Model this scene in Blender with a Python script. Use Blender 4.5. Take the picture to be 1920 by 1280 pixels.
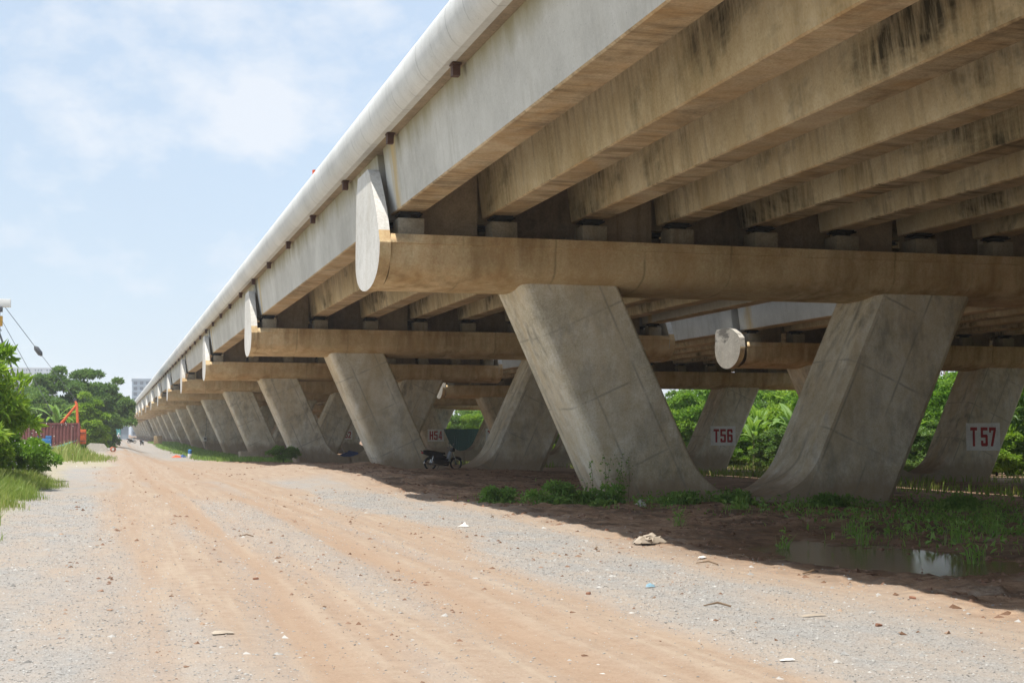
import bpy, bmesh, math, random
import numpy as np
from mathutils import Vector, Matrix

R = math.radians
for o in list(bpy.data.objects):
    bpy.data.objects.remove(o, do_unlink=True)
scene = bpy.context.scene
col = scene.collection
random.seed(7)
rng = np.random.default_rng(11)

# ------------------------------------------------------------------ camera
CAM_H = 1.70
cam_d = bpy.data.cameras.new('camera')
cam = bpy.data.objects.new('camera', cam_d)
col.objects.link(cam)
cam_d.sensor_width = 36.0
cam_d.lens = 36.0 * 2710 / 1920
cam_d.clip_start = 0.1
cam_d.clip_end = 12000
cam.location = (0, 0, CAM_H)
cam.rotation_euler = (R(90 + 3.63), 0, R(-15.55))
scene.camera = cam

# ------------------------------------------------------------------ sky, sun, exposure
SUN_TO = Vector((-0.262, -0.17, 1.0)).normalized()       # towards the sun
sun_el = math.asin(SUN_TO.z)
sun_az = math.atan2(SUN_TO.x, SUN_TO.y)
world = bpy.data.worlds.new('World')
scene.world = world
world.use_nodes = True
wn, wl = world.node_tree.nodes, world.node_tree.links
wn.clear()
w_out = wn.new('ShaderNodeOutputWorld')
w_bg = wn.new('ShaderNodeBackground')
w_sky = wn.new('ShaderNodeTexSky')
w_sky.sky_type = 'NISHITA'
w_sky.sun_disc = False
w_sky.sun_elevation = sun_el
w_sky.sun_rotation = sun_az
w_sky.air_density = 1.0
w_sky.dust_density = 1.2
w_sky.ozone_density = 1.0
SKY_STRENGTH = 0.15
# thin cloud veil + soft cumulus, spread over the whole dome
w_tc = wn.new('ShaderNodeTexCoord')
w_map = wn.new('ShaderNodeMapping'); w_map.inputs['Scale'].default_value = (1.0, 1.0, 1.5)
w_map.inputs['Location'].default_value = (0.62, 0.35, 0.20)
w_n1 = wn.new('ShaderNodeTexNoise'); w_n1.inputs['Scale'].default_value = 11.0; w_n1.inputs['Detail'].default_value = 9; w_n1.inputs['Roughness'].default_value = 0.58
w_r1 = wn.new('ShaderNodeValToRGB'); w_r1.color_ramp.elements[0].position = 0.50; w_r1.color_ramp.elements[1].position = 0.86
w_n2 = wn.new('ShaderNodeTexNoise'); w_n2.inputs['Scale'].default_value = 1.6; w_n2.inputs['Detail'].default_value = 4
w_r2 = wn.new('ShaderNodeValToRGB'); w_r2.color_ramp.elements[0].position = 0.30; w_r2.color_ramp.elements[1].position = 0.80
w_r2.color_ramp.elements[0].color = (0.84, 0.84, 0.84, 1); w_r2.color_ramp.elements[1].color = (0.94, 0.94, 0.94, 1)
CLOUDS = [((490, 180), 0.072, 0.34), ((560, 245), 0.060, 0.26), ((420, 245), 0.060, 0.26), ((205, 190), 0.070, 0.30), ((165, 270), 0.055, 0.24), ((320, 110), 0.10, .14), ((620, 130), .06, .14)]
def w_math(op, a, b_=0.0, clamp=False):
    m = wn.new('ShaderNodeMath'); m.operation = op; m.use_clamp = clamp
    for i, v in enumerate((a, b_)):
        if hasattr(v, 'is_output'): wl.new(v, m.inputs[i])
        else: m.inputs[i].default_value = v
    return m.outputs[0]
dens = w_math('ADD', w_math('MULTIPLY', w_math('SUBTRACT', w_n1.outputs['Fac'], 0.5), 1.9), 0.45)
for (px, py), rad, amt in CLOUDS:                            # a few heaped clouds stand low in the sky over the trees
    d = cam.rotation_euler.to_matrix() @ Vector(((px - 960) / 2710, (640 - py) / 2710, -1)).normalized()
    dv = wn.new('ShaderNodeVectorMath'); dv.operation = 'DISTANCE'; dv.inputs[1].default_value = d
    wl.new(w_tc.outputs['Generated'], dv.inputs[0])
    q = w_math('SUBTRACT', 1.0, w_math('DIVIDE', dv.outputs['Value'], rad), True)
    dens = w_math('ADD', dens, w_math('MULTIPLY', q, amt))
w_veil = wn.new('ShaderNodeMixRGB'); w_veil.inputs['Color2'].default_value = (1.28, 1.53, 1.83, 1)
w_mix = wn.new('ShaderNodeMixRGB'); w_mix.inputs['Color2'].default_value = (2.1, 2.2, 2.36, 1)
wl.new(w_tc.outputs['Generated'], w_map.inputs['Vector'])
wl.new(w_map.outputs[0], w_n1.inputs['Vector']); wl.new(w_map.outputs[0], w_n2.inputs['Vector'])
wl.new(dens, w_r1.inputs[0]); wl.new(w_n2.outputs['Fac'], w_r2.inputs[0])
wl.new(w_sky.outputs[0], w_veil.inputs['Color1']); wl.new(w_r2.outputs[0], w_veil.inputs['Fac'])
wl.new(w_veil.outputs[0], w_mix.inputs['Color1']); wl.new(w_math('MULTIPLY', w_r1.outputs[0], 0.8), w_mix.inputs['Fac'])
wl.new(w_mix.outputs[0], w_bg.inputs['Color'])
w_bg.inputs['Strength'].default_value = SKY_STRENGTH
wl.new(w_bg.outputs[0], w_out.inputs[0])

sun_d = bpy.data.lights.new('sun', 'SUN')
sun_d.energy = 2.05
sun_d.angle = R(0.6)
sun_d.color = (1.0, 0.95, 0.87)
sun = bpy.data.objects.new('sun', sun_d)
col.objects.link(sun)
sun.location = (-20, -10, 60)
sun.rotation_euler = (-SUN_TO).to_track_quat('-Z', 'Y').to_euler()

vs = scene.view_settings
vs.view_transform = 'Standard'
vs.look = 'None'
vs.exposure = 1.5
vs.gamma = 1.0
vs.use_curve_mapping = False
scene.render.engine = 'CYCLES'
scene.cycles.max_bounces = 10
scene.cycles.diffuse_bounces = 6
scene.cycles.transparent_max_bounces = 12
scene.cycles.use_denoising = True

# ------------------------------------------------------------------ helpers
def tag(o, label=None, cat=None, group=None, kind=None):
    if label: o['label'] = label
    if cat: o['category'] = cat
    if group: o['group'] = group
    if kind: o['kind'] = kind
    return o

def empty(name, loc=(0, 0, 0), rz=0.0, scale=1.0):
    o = bpy.data.objects.new(name, None)
    o.empty_display_size = 0.3
    o.location = loc
    o.rotation_euler = (0, 0, rz)
    o.scale = (scale,) * 3
    col.objects.link(o)
    return o

def copy_tree(o, parent=None):
    c = o.copy()
    col.objects.link(c)
    c.parent = parent
    for ch in o.children:
        copy_tree(ch, c)
    return c

class MB:
    """collects faces for ONE mesh object"""
    def __init__(s):
        s.v, s.f, s.m, s.uv, s.smooth = [], [], [], [], []
    def face(s, pts, mi=0, uv=None, sm=False):
        b = len(s.v)
        s.v += [tuple(p) for p in pts]
        s.f.append(tuple(range(b, b + len(pts))))
        s.m.append(mi); s.smooth.append(sm)
        s.uv += list(uv) if uv else [(0, 0)] * len(pts)
    def grid(s, rows, mi=0, closed=False, sm=True, uvs=None):
        """rows: list of equally long point lists; shared verts so it can shade smooth"""
        b = len(s.v); n = len(rows[0])
        for r in rows: s.v += [tuple(p) for p in r]
        for i in range(len(rows) - 1):
            for j in range(n if closed else n - 1):
                k = (j + 1) % n
                s.f.append((b + i * n + j, b + i * n + k, b + (i + 1) * n + k, b + (i + 1) * n + j))
                s.m.append(mi); s.smooth.append(sm)
                if uvs: s.uv += [uvs[i][j], uvs[i][j + 1], uvs[i + 1][j + 1], uvs[i + 1][j]]
                else: s.uv += [(0, 0)] * 4
        return b
    def cap(s, pts, mi=0):
        s.face(pts, mi)
    def box(s, c, d, mi=0, rz=0, mat=None, bev=0.0):
        hx, hy, hz = d[0] / 2, d[1] / 2, d[2] / 2
        if bev <= 0:
            P = [Vector((x, y, z)) for z in (-hz, hz) for y in (-hy, hy) for x in (-hx, hx)]
            F = [(0, 2, 3, 1), (4, 5, 7, 6), (0, 1, 5, 4), (2, 6, 7, 3), (0, 4, 6, 2), (1, 3, 7, 5)]
        else:
            bm = bmesh.new(); bmesh.ops.create_cube(bm, size=1)
            for v in bm.verts: v.co = Vector((v.co.x * d[0], v.co.y * d[1], v.co.z * d[2]))
            bmesh.ops.bevel(bm, geom=bm.edges[:], offset=bev, segments=2, affect='EDGES', profile=0.5)
            bm.verts.index_update()
            P = [v.co.copy() for v in bm.verts]; F = [tuple(v.index for v in f.verts) for f in bm.faces]
            bm.free()
        M = Matrix.Translation(Vector(c)) @ (mat.to_4x4() if mat else Matrix.Rotation(rz, 4, 'Z'))
        b = len(s.v)
        s.v += [tuple(M @ p) for p in P]
        for f in F:
            s.f.append(tuple(b + i for i in f)); s.m.append(mi); s.smooth.append(bev > 0)
            s.uv += [(0, 0)] * len(f)
    def tube(s, pts, rads, n=8, mi=0, caps=True, sm=True):
        pts = [Vector(p) for p in pts]
        if not hasattr(rads, '__len__'): rads = [rads] * len(pts)
        rows = []
        up = Vector((0, 0, 1))
        for i, p in enumerate(pts):
            t = (pts[min(i + 1, len(pts) - 1)] - pts[max(i - 1, 0)]).normalized()
            a = t.cross(up)
            if a.length < 1e-3: a = t.cross(Vector((1, 0, 0)))
            a.normalize(); bb = t.cross(a).normalized()
            rows.append([p + (a * math.cos(q) + bb * math.sin(q)) * rads[i] for q in [2 * math.pi * k / n for k in range(n)]])
        s.grid(rows, mi, closed=True, sm=sm)
        if caps:
            s.face(list(reversed(rows[0])), mi); s.face(rows[-1], mi)
    def lathe(s, prof, n=16, mi=0, axis='Z', c=(0, 0, 0)):
        rows = []
        for r, h in prof:
            row = []
            for k in range(n):
                a = 2 * math.pi * k / n
                p = (r * math.cos(a), r * math.sin(a), h)
                if axis == 'Y': p = (p[0], p[2], p[1])
                if axis == 'X': p = (p[2], p[0], p[1])
                row.append((p[0] + c[0], p[1] + c[1], p[2] + c[2]))
            rows.append(row)
        s.grid(rows, mi, closed=True)
    def prism(s, prof, y0, y1, mi=0, sm=False):
        """closed profile in (x,z) pulled along y"""
        n = len(prof)
        A = [(x, y0, z) for x, z in prof]; B = [(x, y1, z) for x, z in prof]
        for i in range(n):
            j = (i + 1) % n
            s.face([A[i], A[j], B[j], B[i]], mi, sm=sm)
        s.face(list(reversed(A)), mi); s.face(B, mi)
    def mesh(s, name, mats, sharp=None, weld=False):
        me = bpy.data.meshes.new(name)
        me.from_pydata(s.v, [], s.f)
        for m in (mats if isinstance(mats, (list, tuple)) else [mats]): me.materials.append(m)
        me.polygons.foreach_set('material_index', s.m)
        me.polygons.foreach_set('use_smooth', s.smooth)
        ul = me.uv_layers.new(name='UVMap')
        ul.data.foreach_set('uv', [c for p in s.uv for c in p])
        bm = bmesh.new(); bm.from_mesh(me)
        if weld: bmesh.ops.remove_doubles(bm, verts=bm.verts[:], dist=1e-4)
        bmesh.ops.recalc_face_normals(bm, faces=bm.faces[:])
        bm.to_mesh(me); bm.free()
        if sharp: me.set_sharp_from_angle(angle=R(sharp))
        me.update()
        return me
    def build(s, name, mats, parent=None, sharp=35, weld=False, loc=None, rot=None):
        return link(name, s.mesh(name, mats, sharp, weld), parent, loc, rot)

def link(name, me, parent=None, loc=None, rot=None):
    o = bpy.data.objects.new(name, me)
    col.objects.link(o)
    if parent: o.parent = parent
    if loc: o.location = loc
    if rot: o.rotation_euler = rot
    return o

# --- numpy value noise
def _hash(ix, iy, s):
    h = (ix.astype(np.int64) * 374761393 + iy.astype(np.int64) * 668265263 + s * 982451653) & 0x7fffffff
    h = ((h ^ (h >> 13)) * 1274126177) & 0x7fffffff
    return ((h ^ (h >> 16)) & 0xffff) / 65535.0
def vnoise(x, y, s=0):
    x = np.asarray(x, float); y = np.asarray(y, float)
    ix, iy = np.floor(x), np.floor(y); fx, fy = x - ix, y - iy
    fx = fx * fx * (3 - 2 * fx); fy = fy * fy * (3 - 2 * fy)
    a, b = _hash(ix, iy, s), _hash(ix + 1, iy, s)
    c, d = _hash(ix, iy + 1, s), _hash(ix + 1, iy + 1, s)
    return (a * (1 - fx) + b * fx) * (1 - fy) + (c * (1 - fx) + d * fx) * fy
def fbm(x, y, s=0, o=4):
    t = 0; a = 0.5; n = 0
    for k in range(o):
        t = t + a * vnoise(x * 2 ** k, y * 2 ** k, s + k * 17); n += a; a *= 0.5
    return t / n
def sst(a, b, x):
    t = np.clip((x - a) / (b - a), 0, 1)
    return t * t * (3 - 2 * t)

# ------------------------------------------------------------------ materials
class NT:
    def __init__(s, name):
        s.mat = bpy.data.materials.new(name); s.mat.use_nodes = True
        s.n, s.l = s.mat.node_tree.nodes, s.mat.node_tree.links
        s.bsdf = s.n['Principled BSDF']; s.out = s.n['Material Output']
        s._pos = None
    def new(s, t, **kw):
        nd = s.n.new(t)
        for k, v in kw.items(): setattr(nd, k, v)
        return nd
    def put(s, sock, v):
        if hasattr(v, 'is_output'): s.l.new(v, sock)
        elif hasattr(v, '__len__') and len(v) == 3 and sock.type == 'RGBA': sock.default_value = (*v, 1)
        else: sock.default_value = v
    def pos(s, scale=(1, 1, 1), obj=False):
        if obj:
            g = s.new('ShaderNodeTexCoord').outputs['Object']
        else:
            g = s.new('ShaderNodeNewGeometry').outputs['Position']
        m = s.new('ShaderNodeMapping'); m.inputs['Scale'].default_value = scale
        s.l.new(g, m.inputs['Vector'])
        return m.outputs[0]
    def noise(s, vec, scale=1.0, detail=4, rough=0.55, dist=0.0):
        t = s.new('ShaderNodeTexNoise')
        s.put(t.inputs['Vector'], vec)
        t.inputs['Scale'].default_value = scale; t.inputs['Detail'].default_value = detail
        t.inputs['Roughness'].default_value = rough; t.inputs['Distortion'].default_value = dist
        return t.outputs['Fac']
    def voro(s, vec, scale, out='Distance', feature='F1'):
        t = s.new('ShaderNodeTexVoronoi'); t.feature = feature
        s.put(t.inputs['Vector'], vec); t.inputs['Scale'].default_value = scale
        return t.outputs[out]
    def ramp(s, fac, stops):
        r = s.new('ShaderNodeValToRGB'); cr = r.color_ramp
        while len(cr.elements) < len(stops): cr.elements.new(0.5)
        for e, (p, c) in zip(cr.elements, stops):
            e.position = p; e.color = (*c, 1) if hasattr(c, '__len__') else (c, c, c, 1)
        s.put(r.inputs[0], fac)
        return r.outputs[0]
    def mix(s, fac, a, b, mode='MIX'):
        m = s.new('ShaderNodeMixRGB', blend_type=mode)
        s.put(m.inputs[0], fac); s.put(m.inputs[1], a); s.put(m.inputs[2], b)
        return m.outputs[0]
    def math(s, op, a, b=0.0, c=0.0):
        m = s.new('ShaderNodeMath', operation=op)
        s.put(m.inputs[0], a); s.put(m.inputs[1], b); s.put(m.inputs[2], c)
        return m.outputs[0]
    def attr(s, name):
        a = s.new('ShaderNodeAttribute'); a.attribute_name = name
        return a.outputs['Fac']
    def bump(s, h, strength=0.3, dist=0.02):
        b = s.new('ShaderNodeBump'); b.inputs['Strength'].default_value = strength
        b.inputs['Distance'].default_value = dist
        s.put(b.inputs['Height'], h)
        s.l.new(b.outputs[0], s.bsdf.inputs['Normal'])
    def done(s, colr, rough=0.8, spec=0.3, metal=0.0):
        s.put(s.bsdf.inputs['Base Color'], colr)
        s.put(s.bsdf.inputs['Roughness'], rough)
        s.bsdf.inputs['Specular IOR Level'].default_value = spec
        s.bsdf.inputs['Metallic'].default_value = metal
        return s.mat

def plain(name, c, rough=0.6, spec=0.4, metal=0.0, var=0.18, scale=6.0):
    t = NT(name)
    n = t.noise(t.pos(), scale, 5)
    d = tuple(x * (1 - var) for x in c); e = tuple(min(1, x * (1 + var)) for x in c)
    m = t.ramp(n, [(0.3, d), (0.7, e)])
    return t.done(m, rough, spec, metal)

def concrete(name, lo, hi, streak=(0.16, 0.12, 0.07), streak_amt=0.5, streak_pos=(0.5, 0.75), rust=None, rust_amt=0.0,
             sscale=(3.0, 3.0, 0.22), mould=0.0, seams=None, big=0.35, grain=0.55, algae=None, endstain=None, topstain=None, splash=None):
    t = NT(name)
    p = t.pos()
    n1 = t.noise(p, big, 8, 0.68)
    c = t.ramp(n1, [(0.32, lo), (0.66, hi)])
    fine = t.noise(p, 22, 4, 0.6)
    c = t.mix(grain, c, t.ramp(t.mix(0.5, fine, t.noise(p, 3.5, 6, 0.75)), [(0.36, 0.27), (0.64, 0.72)]), 'OVERLAY')
    pits = t.voro(p, 9.0)
    c = t.mix(t.math('MULTIPLY', t.math('LESS_THAN', pits, 0.09), 0.5), c, tuple(x * .35 for x in lo))
    if rust:
        rn = t.noise(t.pos((0.9, 0.9, 0.35)), 0.8, 5, 0.65, 0.6)
        c = t.mix(t.math('MULTIPLY', t.ramp(rn, [(0.42, 0.0), (0.68, 1.0)]), rust_amt), c, rust)
    st = t.noise(t.pos(sscale), 1.0, 5, 0.62)
    patch = t.noise(t.pos((0.22, 0.22, 0.5)), 1.0, 3, 0.5)
    f = t.math('MULTIPLY', t.ramp(st, [(streak_pos[0], 0.0), (streak_pos[1], 1.0)]), t.ramp(patch, [(0.35, 0.1), (0.65, 1.0)]))
    c = t.mix(t.math('MULTIPLY', f, streak_amt), c, streak)
    if mould > 0:
        mp = t.noise(t.pos((0.42, 0.15, 0.30)), 1.0, 6, 0.66, 0.4)
        ms = t.noise(t.pos((5.0, 5.0, 0.35)), 1.0, 7, 0.70)
        f2 = t.math('MULTIPLY', t.ramp(mp, [(0.50, 0.0), (0.62, 1.0)]), t.ramp(ms, [(0.36, 0.15), (0.60, 1.0)]))
        c = t.mix(t.math('MULTIPLY', f2, mould), c, (0.05, 0.046, 0.032))
    if algae or endstain or topstain or splash:
        so = t.new('ShaderNodeSeparateXYZ'); t.l.new(t.new('ShaderNodeTexCoord').outputs['Object'], so.inputs[0])
    if algae:                                                # green-brown growth creeping down from the top edge
        zz = t.math('ADD', t.math('MULTIPLY', so.outputs[2], 1 / 1.7), t.math('MULTIPLY', t.math('SUBTRACT', t.noise(t.pos((1.2, 1.2, .3)), 1.0, 5, .6), .5), .7))
        c = t.mix(t.math('MULTIPLY', t.ramp(zz, [(.62, 0.0), (1.05, 1.0)]), .75), c, algae)
    if endstain:                                             # rusty run-off near the girder end
        ye = t.math('SUBTRACT', so.outputs[1], SPAN_L - 1.55)
        e = t.math('ADD', t.math('ABSOLUTE', ye), t.math('MULTIPLY', t.noise(t.pos((7, 7, .12)), 1.0, 4, .6), 1.1))
        c = t.mix(t.math('MULTIPLY', t.ramp(e, [(.62, 1.0), (1.05, 0.0)]), .75), c, endstain)
    if splash:
        e = t.math('ADD', so.outputs[2], t.math('MULTIPLY', t.noise(t.pos((1.6, 1.6, .8)), 1.0, 6, .7), -1.5))
        c = t.mix(t.ramp(t.math('ADD', e, .5), [(.05, .75), (.55, 0.0)]), c, splash)
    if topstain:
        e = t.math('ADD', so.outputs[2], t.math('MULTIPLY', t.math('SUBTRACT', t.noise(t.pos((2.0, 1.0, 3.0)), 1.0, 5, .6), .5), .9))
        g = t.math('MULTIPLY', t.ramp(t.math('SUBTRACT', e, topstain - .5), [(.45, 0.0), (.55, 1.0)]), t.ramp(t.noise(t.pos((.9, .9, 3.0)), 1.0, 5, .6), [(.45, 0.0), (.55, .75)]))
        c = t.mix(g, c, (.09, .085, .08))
    if seams:
        du, dv, w = seams
        uv = t.new('ShaderNodeUVMap'); sp = t.new('ShaderNodeSeparateXYZ'); t.l.new(uv.outputs[0], sp.inputs[0])
        ln = None
        jit = t.math('MULTIPLY', t.math('SUBTRACT', t.noise(p, 3.0, 3), 0.5), 0.02)
        for k, d in ((0, du), (1, dv)):
            if not d: continue
            q = t.math('ADD', t.math('DIVIDE', sp.outputs[k], d), jit)
            q = t.math('ABSOLUTE', t.math('SUBTRACT', t.math('FRACT', q), 0.5))
            q = t.ramp(q, [(0.0, 1.0), (2.2 * w / d, 0.0)])
            q = t.math('MULTIPLY', q, t.ramp(t.noise(p, 0.9 + k * 0.4, 3), [(0.40, 0.0), (0.6, 0.75)]))
            ln = q if ln is None else t.math('MAXIMUM', ln, q)
        c = t.mix(t.math('MULTIPLY', ln, 0.95), c, tuple(x * 0.5 for x in lo))
    t.bump(t.mix(0.5, fine, t.noise(p, 4, 5)), 0.25, 0.02)
    return t.done(c, 0.88, 0.22)

M = {}
SPAN_L = 33.0
M['leg'] = concrete('leg_concrete', (0.58, 0.54, 0.43), (0.80, 0.75, 0.63), streak=(0.17, 0.16, 0.13), streak_amt=0.68, streak_pos=(0.48, 0.70),
                    rust=(0.50, 0.37, 0.18), rust_amt=0.55, sscale=(2.6, 2.6, 1.3), seams=(1.25, 2.0, 0.02), big=0.7, grain=0.85, splash=(0.36, 0.27, 0.18))
M['cap'] = concrete('cap_concrete', (0.55, 0.42, 0.235), (0.73, 0.58, 0.36), streak=(0.27, 0.165, 0.07), streak_amt=0.85, streak_pos=(0.42, 0.68), sscale=(2.2, 2.2, .25),
                    rust=(0.46, 0.27, 0.11), rust_amt=0.6, seams=(2.4, 0, 0.02))
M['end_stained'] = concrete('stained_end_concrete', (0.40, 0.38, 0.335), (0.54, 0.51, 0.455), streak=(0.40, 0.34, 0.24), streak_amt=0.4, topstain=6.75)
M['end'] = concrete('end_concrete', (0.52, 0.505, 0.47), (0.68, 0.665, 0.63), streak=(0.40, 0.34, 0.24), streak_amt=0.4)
M['web'] = concrete('girder_web_concrete', (0.56, 0.48, 0.32), (0.76, 0.68, 0.51), streak=(0.24, 0.185, 0.11), streak_amt=0.62, streak_pos=(0.48, 0.66), sscale=(4.5, 4.5, .22), mould=0.97,
                    rust=(0.46, 0.34, 0.17), rust_amt=0.5)
M['edge_web'] = concrete('edge_girder_concrete', (0.46, 0.45, 0.415), (0.62, 0.61, 0.57), streak=(0.36, 0.34, 0.28), streak_amt=0.6,
                         sscale=(4.5, 4.5, 0.10), grain=0.22, algae=(0.24, 0.21, 0.10), endstain=(0.52, 0.38, 0.17))
M['soffit'] = concrete('girder_soffit_concrete', (0.45, 0.35, 0.225), (0.66, 0.535, 0.37), streak=(0.13, 0.092, 0.052), streak_amt=0.9, streak_pos=(0.46, 0.66),
                       rust=(0.48, 0.29, 0.12), rust_amt=0.6, sscale=(0.7, 4.0, 2.0), mould=0.6)
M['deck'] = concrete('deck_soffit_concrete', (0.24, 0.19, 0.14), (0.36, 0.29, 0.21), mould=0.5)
M['parapet'] = concrete('parapet_concrete', (0.56, 0.57, 0.57), (0.72, 0.73, 0.73), streak=(0.42, 0.42, 0.40), streak_amt=0.6, sscale=(1.0, 4.0, 0.5), grain=0.25,
                        seams=(0, 1.37, 0.016))
M['block'] = concrete('block_concrete', (0.38, 0.31, 0.22), (0.52, 0.43, 0.32), streak_amt=0.7)
M['plinth'] = concrete('plinth_concrete', (0.27, 0.24, 0.18), (0.38, 0.34, 0.27), streak_amt=0.7)
M['rubber'] = plain('black_rubber', (0.02, 0.02, 0.02), 0.7)
M['rust'] = plain('brown_primer_steel', (0.075, 0.034, 0.022), 0.7)

# ------------------------------------------------------------------ ground
def ruts(x, y):
    w = 0.18 * np.sin(y / 19.0) + 0.5 * (fbm(y * 0.05, y * 0, 51) - .5)
    o = 0
    for c, a, k in ((1.45, .30, 1.0), (3.20, .32, 1.0), (2.05, .16, .6), (3.85, .18, .7), (0.15, .26, .6), (4.5, .2, .45)):
        o = np.maximum(o, k * np.exp(-(((x - c - w) / a) ** 2) ** 1.6))
    return o * (0.55 + .9 * (fbm(x * .6, y * .22, 53) - .2))
def ground_z(x, y):
    x = np.asarray(x, float); y = np.asarray(y, float)
    z = 0.05 * (fbm(x * 0.25, y * 0.25, 3) - 0.5) + 0.03 * (fbm(x * 1.1, y * 1.1, 5) - 0.5)
    z += 0.022 * (fbm(x * 5, y * 5, 15, 3) - 0.5) * (y < 45)
    # wheel ruts along the road
    rut = ruts(x, y)
    z -= 0.026 * rut
    # falls away under the viaducts
    z += -0.06 * sst(9, 12, x) - 0.22 * sst(14, 22, x) - 0.45 * sst(24, 38, x) - 0.25 * sst(38, 55, x)
    # rough churned mud beside the shadow edge
    mud = sst(7.0, 9.0, x) * (1 - sst(14, 20, x))
    z += mud * (0.17 * (fbm(x * 1.6, y * 1.6, 9, 5) - 0.45) + 0.10 * (fbm(x * 5, y * 5, 19, 3) - .5))
    z += (0.30 + .12 * (fbm(x * .8, y * .8, 14) - .5)) * sst(5.2, 8.6, x) * (1 - sst(10.5, 12.5, x)) * sst(41, 50, y) * (1 - sst(64, 80, y))
    # mud bank in front of the second pier
    z += 0.22 * np.exp(-((y - 62.0) / 2.0) ** 2) * sst(9.5, 11.5, x) * (1 - sst(20, 23, x))
    # puddle hollows
    h1 = np.exp(-(((x - 10.8) / 2.2) ** 2 + ((y - 19.4) / 3.7) ** 2))
    h3 = np.exp(-(((x - 14.5) / 2.2) ** 2 + ((y - 24.5) / 1.1) ** 2))
    z -= 0.26 * h1 + 0.16 * h3
    # raised verge on the left
    z += 0.10 * sst(1.6, 2.8, -x) + 0.25 * sst(3, 9, -x) * sst(20, 40, y) * (1 - sst(60, 90, y))
    # the ground beside the viaduct drops away with distance
    z -= 0.75 * sst(64, 150, y) * sst(1.2, 5.0, x) * (1 - 0.7 * sst(190, 300, y))
    return z
def gz(x, y): return float(ground_z(np.array([x]), np.array([y]))[0])

def spaced(stops):
    """stops: [(value, step)...] -> monotone coordinates"""
    out = [stops[0][0]]
    for (a, s0), (b, s1) in zip(stops[:-1], stops[1:]):
        while out[-1] < b - 1e-6:
            f = (out[-1] - a) / (b - a)
            out.append(min(b, out[-1] + s0 + (s1 - s0) * f))
    return np.array(out)
gx = spaced([(-900, 150), (-60, 20), (-12, 1.5), (-4, 0.12), (9, 0.10), (16, 0.14), (30, 0.6), (70, 3), (900, 120)])
gy = spaced([(-60, 8), (4, 1), (9, 0.10), (30, 0.14), (60, 0.3), (140, 1.2), (400, 12), (3000, 250)])
GX, GY = np.meshgrid(gx, gy)
fx, fy = GX.ravel(), GY.ravel()
fz = ground_z(fx, fy)
nx, ny = len(gx), len(gy)
me = bpy.data.meshes.new('ground')
me.vertices.add(nx * ny)
me.vertices.foreach_set('co', np.stack([fx, fy, fz], 1).ravel())
ii = (np.arange(ny - 1)[:, None] * nx + np.arange(nx - 1)[None, :]).ravel()
quads = np.stack([ii, ii + 1, ii + nx + 1, ii + nx], 1)
me.loops.add(quads.size); me.loops.foreach_set('vertex_index', quads.ravel())
me.polygons.add(len(quads)); me.polygons.foreach_set('loop_start', np.arange(len(quads)) * 4)
me.polygons.foreach_set('use_smooth', np.ones(len(quads), bool))
me.update()
# what covers the ground where: red dirt, mud, moisture, soil under plants (real material zones)
def zones(x, y):
    wob = (fbm(x * 0.35, y * 0.12, 21) - 0.5)
    xs = x + 1.6 * wob
    tr = fbm(x * 1.1, y * 0.04, 31, 4)                       # long streaks along the traffic
    dirt = sst(-0.1, 1.2, xs) * (1 - sst(4.6, 5.8, xs))
    dirt = np.maximum(dirt, 0.6 * sst(-1.1, 0.2, xs) * (1 - sst(4.6, 5.6, xs)))
    dirt = dirt * (0.55 + 0.9 * sst(0.28, 0.62, tr))
    dirt = np.where(dirt > 1, 1, dirt)
    dirt *= 1 - 0.5 * sst(0.5, 0.72, fbm(x * 1.3, y * 0.06, 77, 4))
    far = sst(44, 56, y + 10 * wob) * (1 - sst(105, 135, y))
    dirt = np.maximum(dirt, far * sst(-0.8, 0.6, xs) * 0.85)
    dirt = np.maximum(dirt, 0.75 * sst(6.9, 7.8, xs + 0.7 * (fbm(x, y * 0.5, 41) - 0.5)))
    dirt = np.maximum(dirt, 0.35 * sst(0.45, 0.7, fbm(x * 0.9, y * 0.6, 55)))
    dirt *= 1 - 0.85 * sst(135, 160, y) * (1 - sst(8, 9, x))
    mud = sst(7.6, 9.4, xs + 1.2 * (fbm(x * 0.6, y * 0.6, 61) - 0.5))
    soil = np.maximum(sst(1.5, 2.5, -xs), sst(66, 85, y) * sst(0.6, -0.6 + 1.8, -xs + 0.8) * (1 - sst(118, 140, y)))
    wet = np.exp(-(((x - 11.0) / 2.4) ** 2 + ((y - 19.2) / 4.0) ** 2)) \
        + np.exp(-(((x - 14.5) / 2.8) ** 2 + ((y - 24.5) / 1.6) ** 2))
    return dirt, mud, soil, np.clip(wet * 1.5, 0, 1)
for nm, val in zip(('dirt', 'mud', 'soil', 'wet', 'rut'), zones(fx, fy) + (np.clip(ruts(fx, fy), 0, 1),)):
    a = me.attributes.new(nm, 'FLOAT', 'POINT'); a.data.foreach_set('value', val.astype(np.float32))

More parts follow.
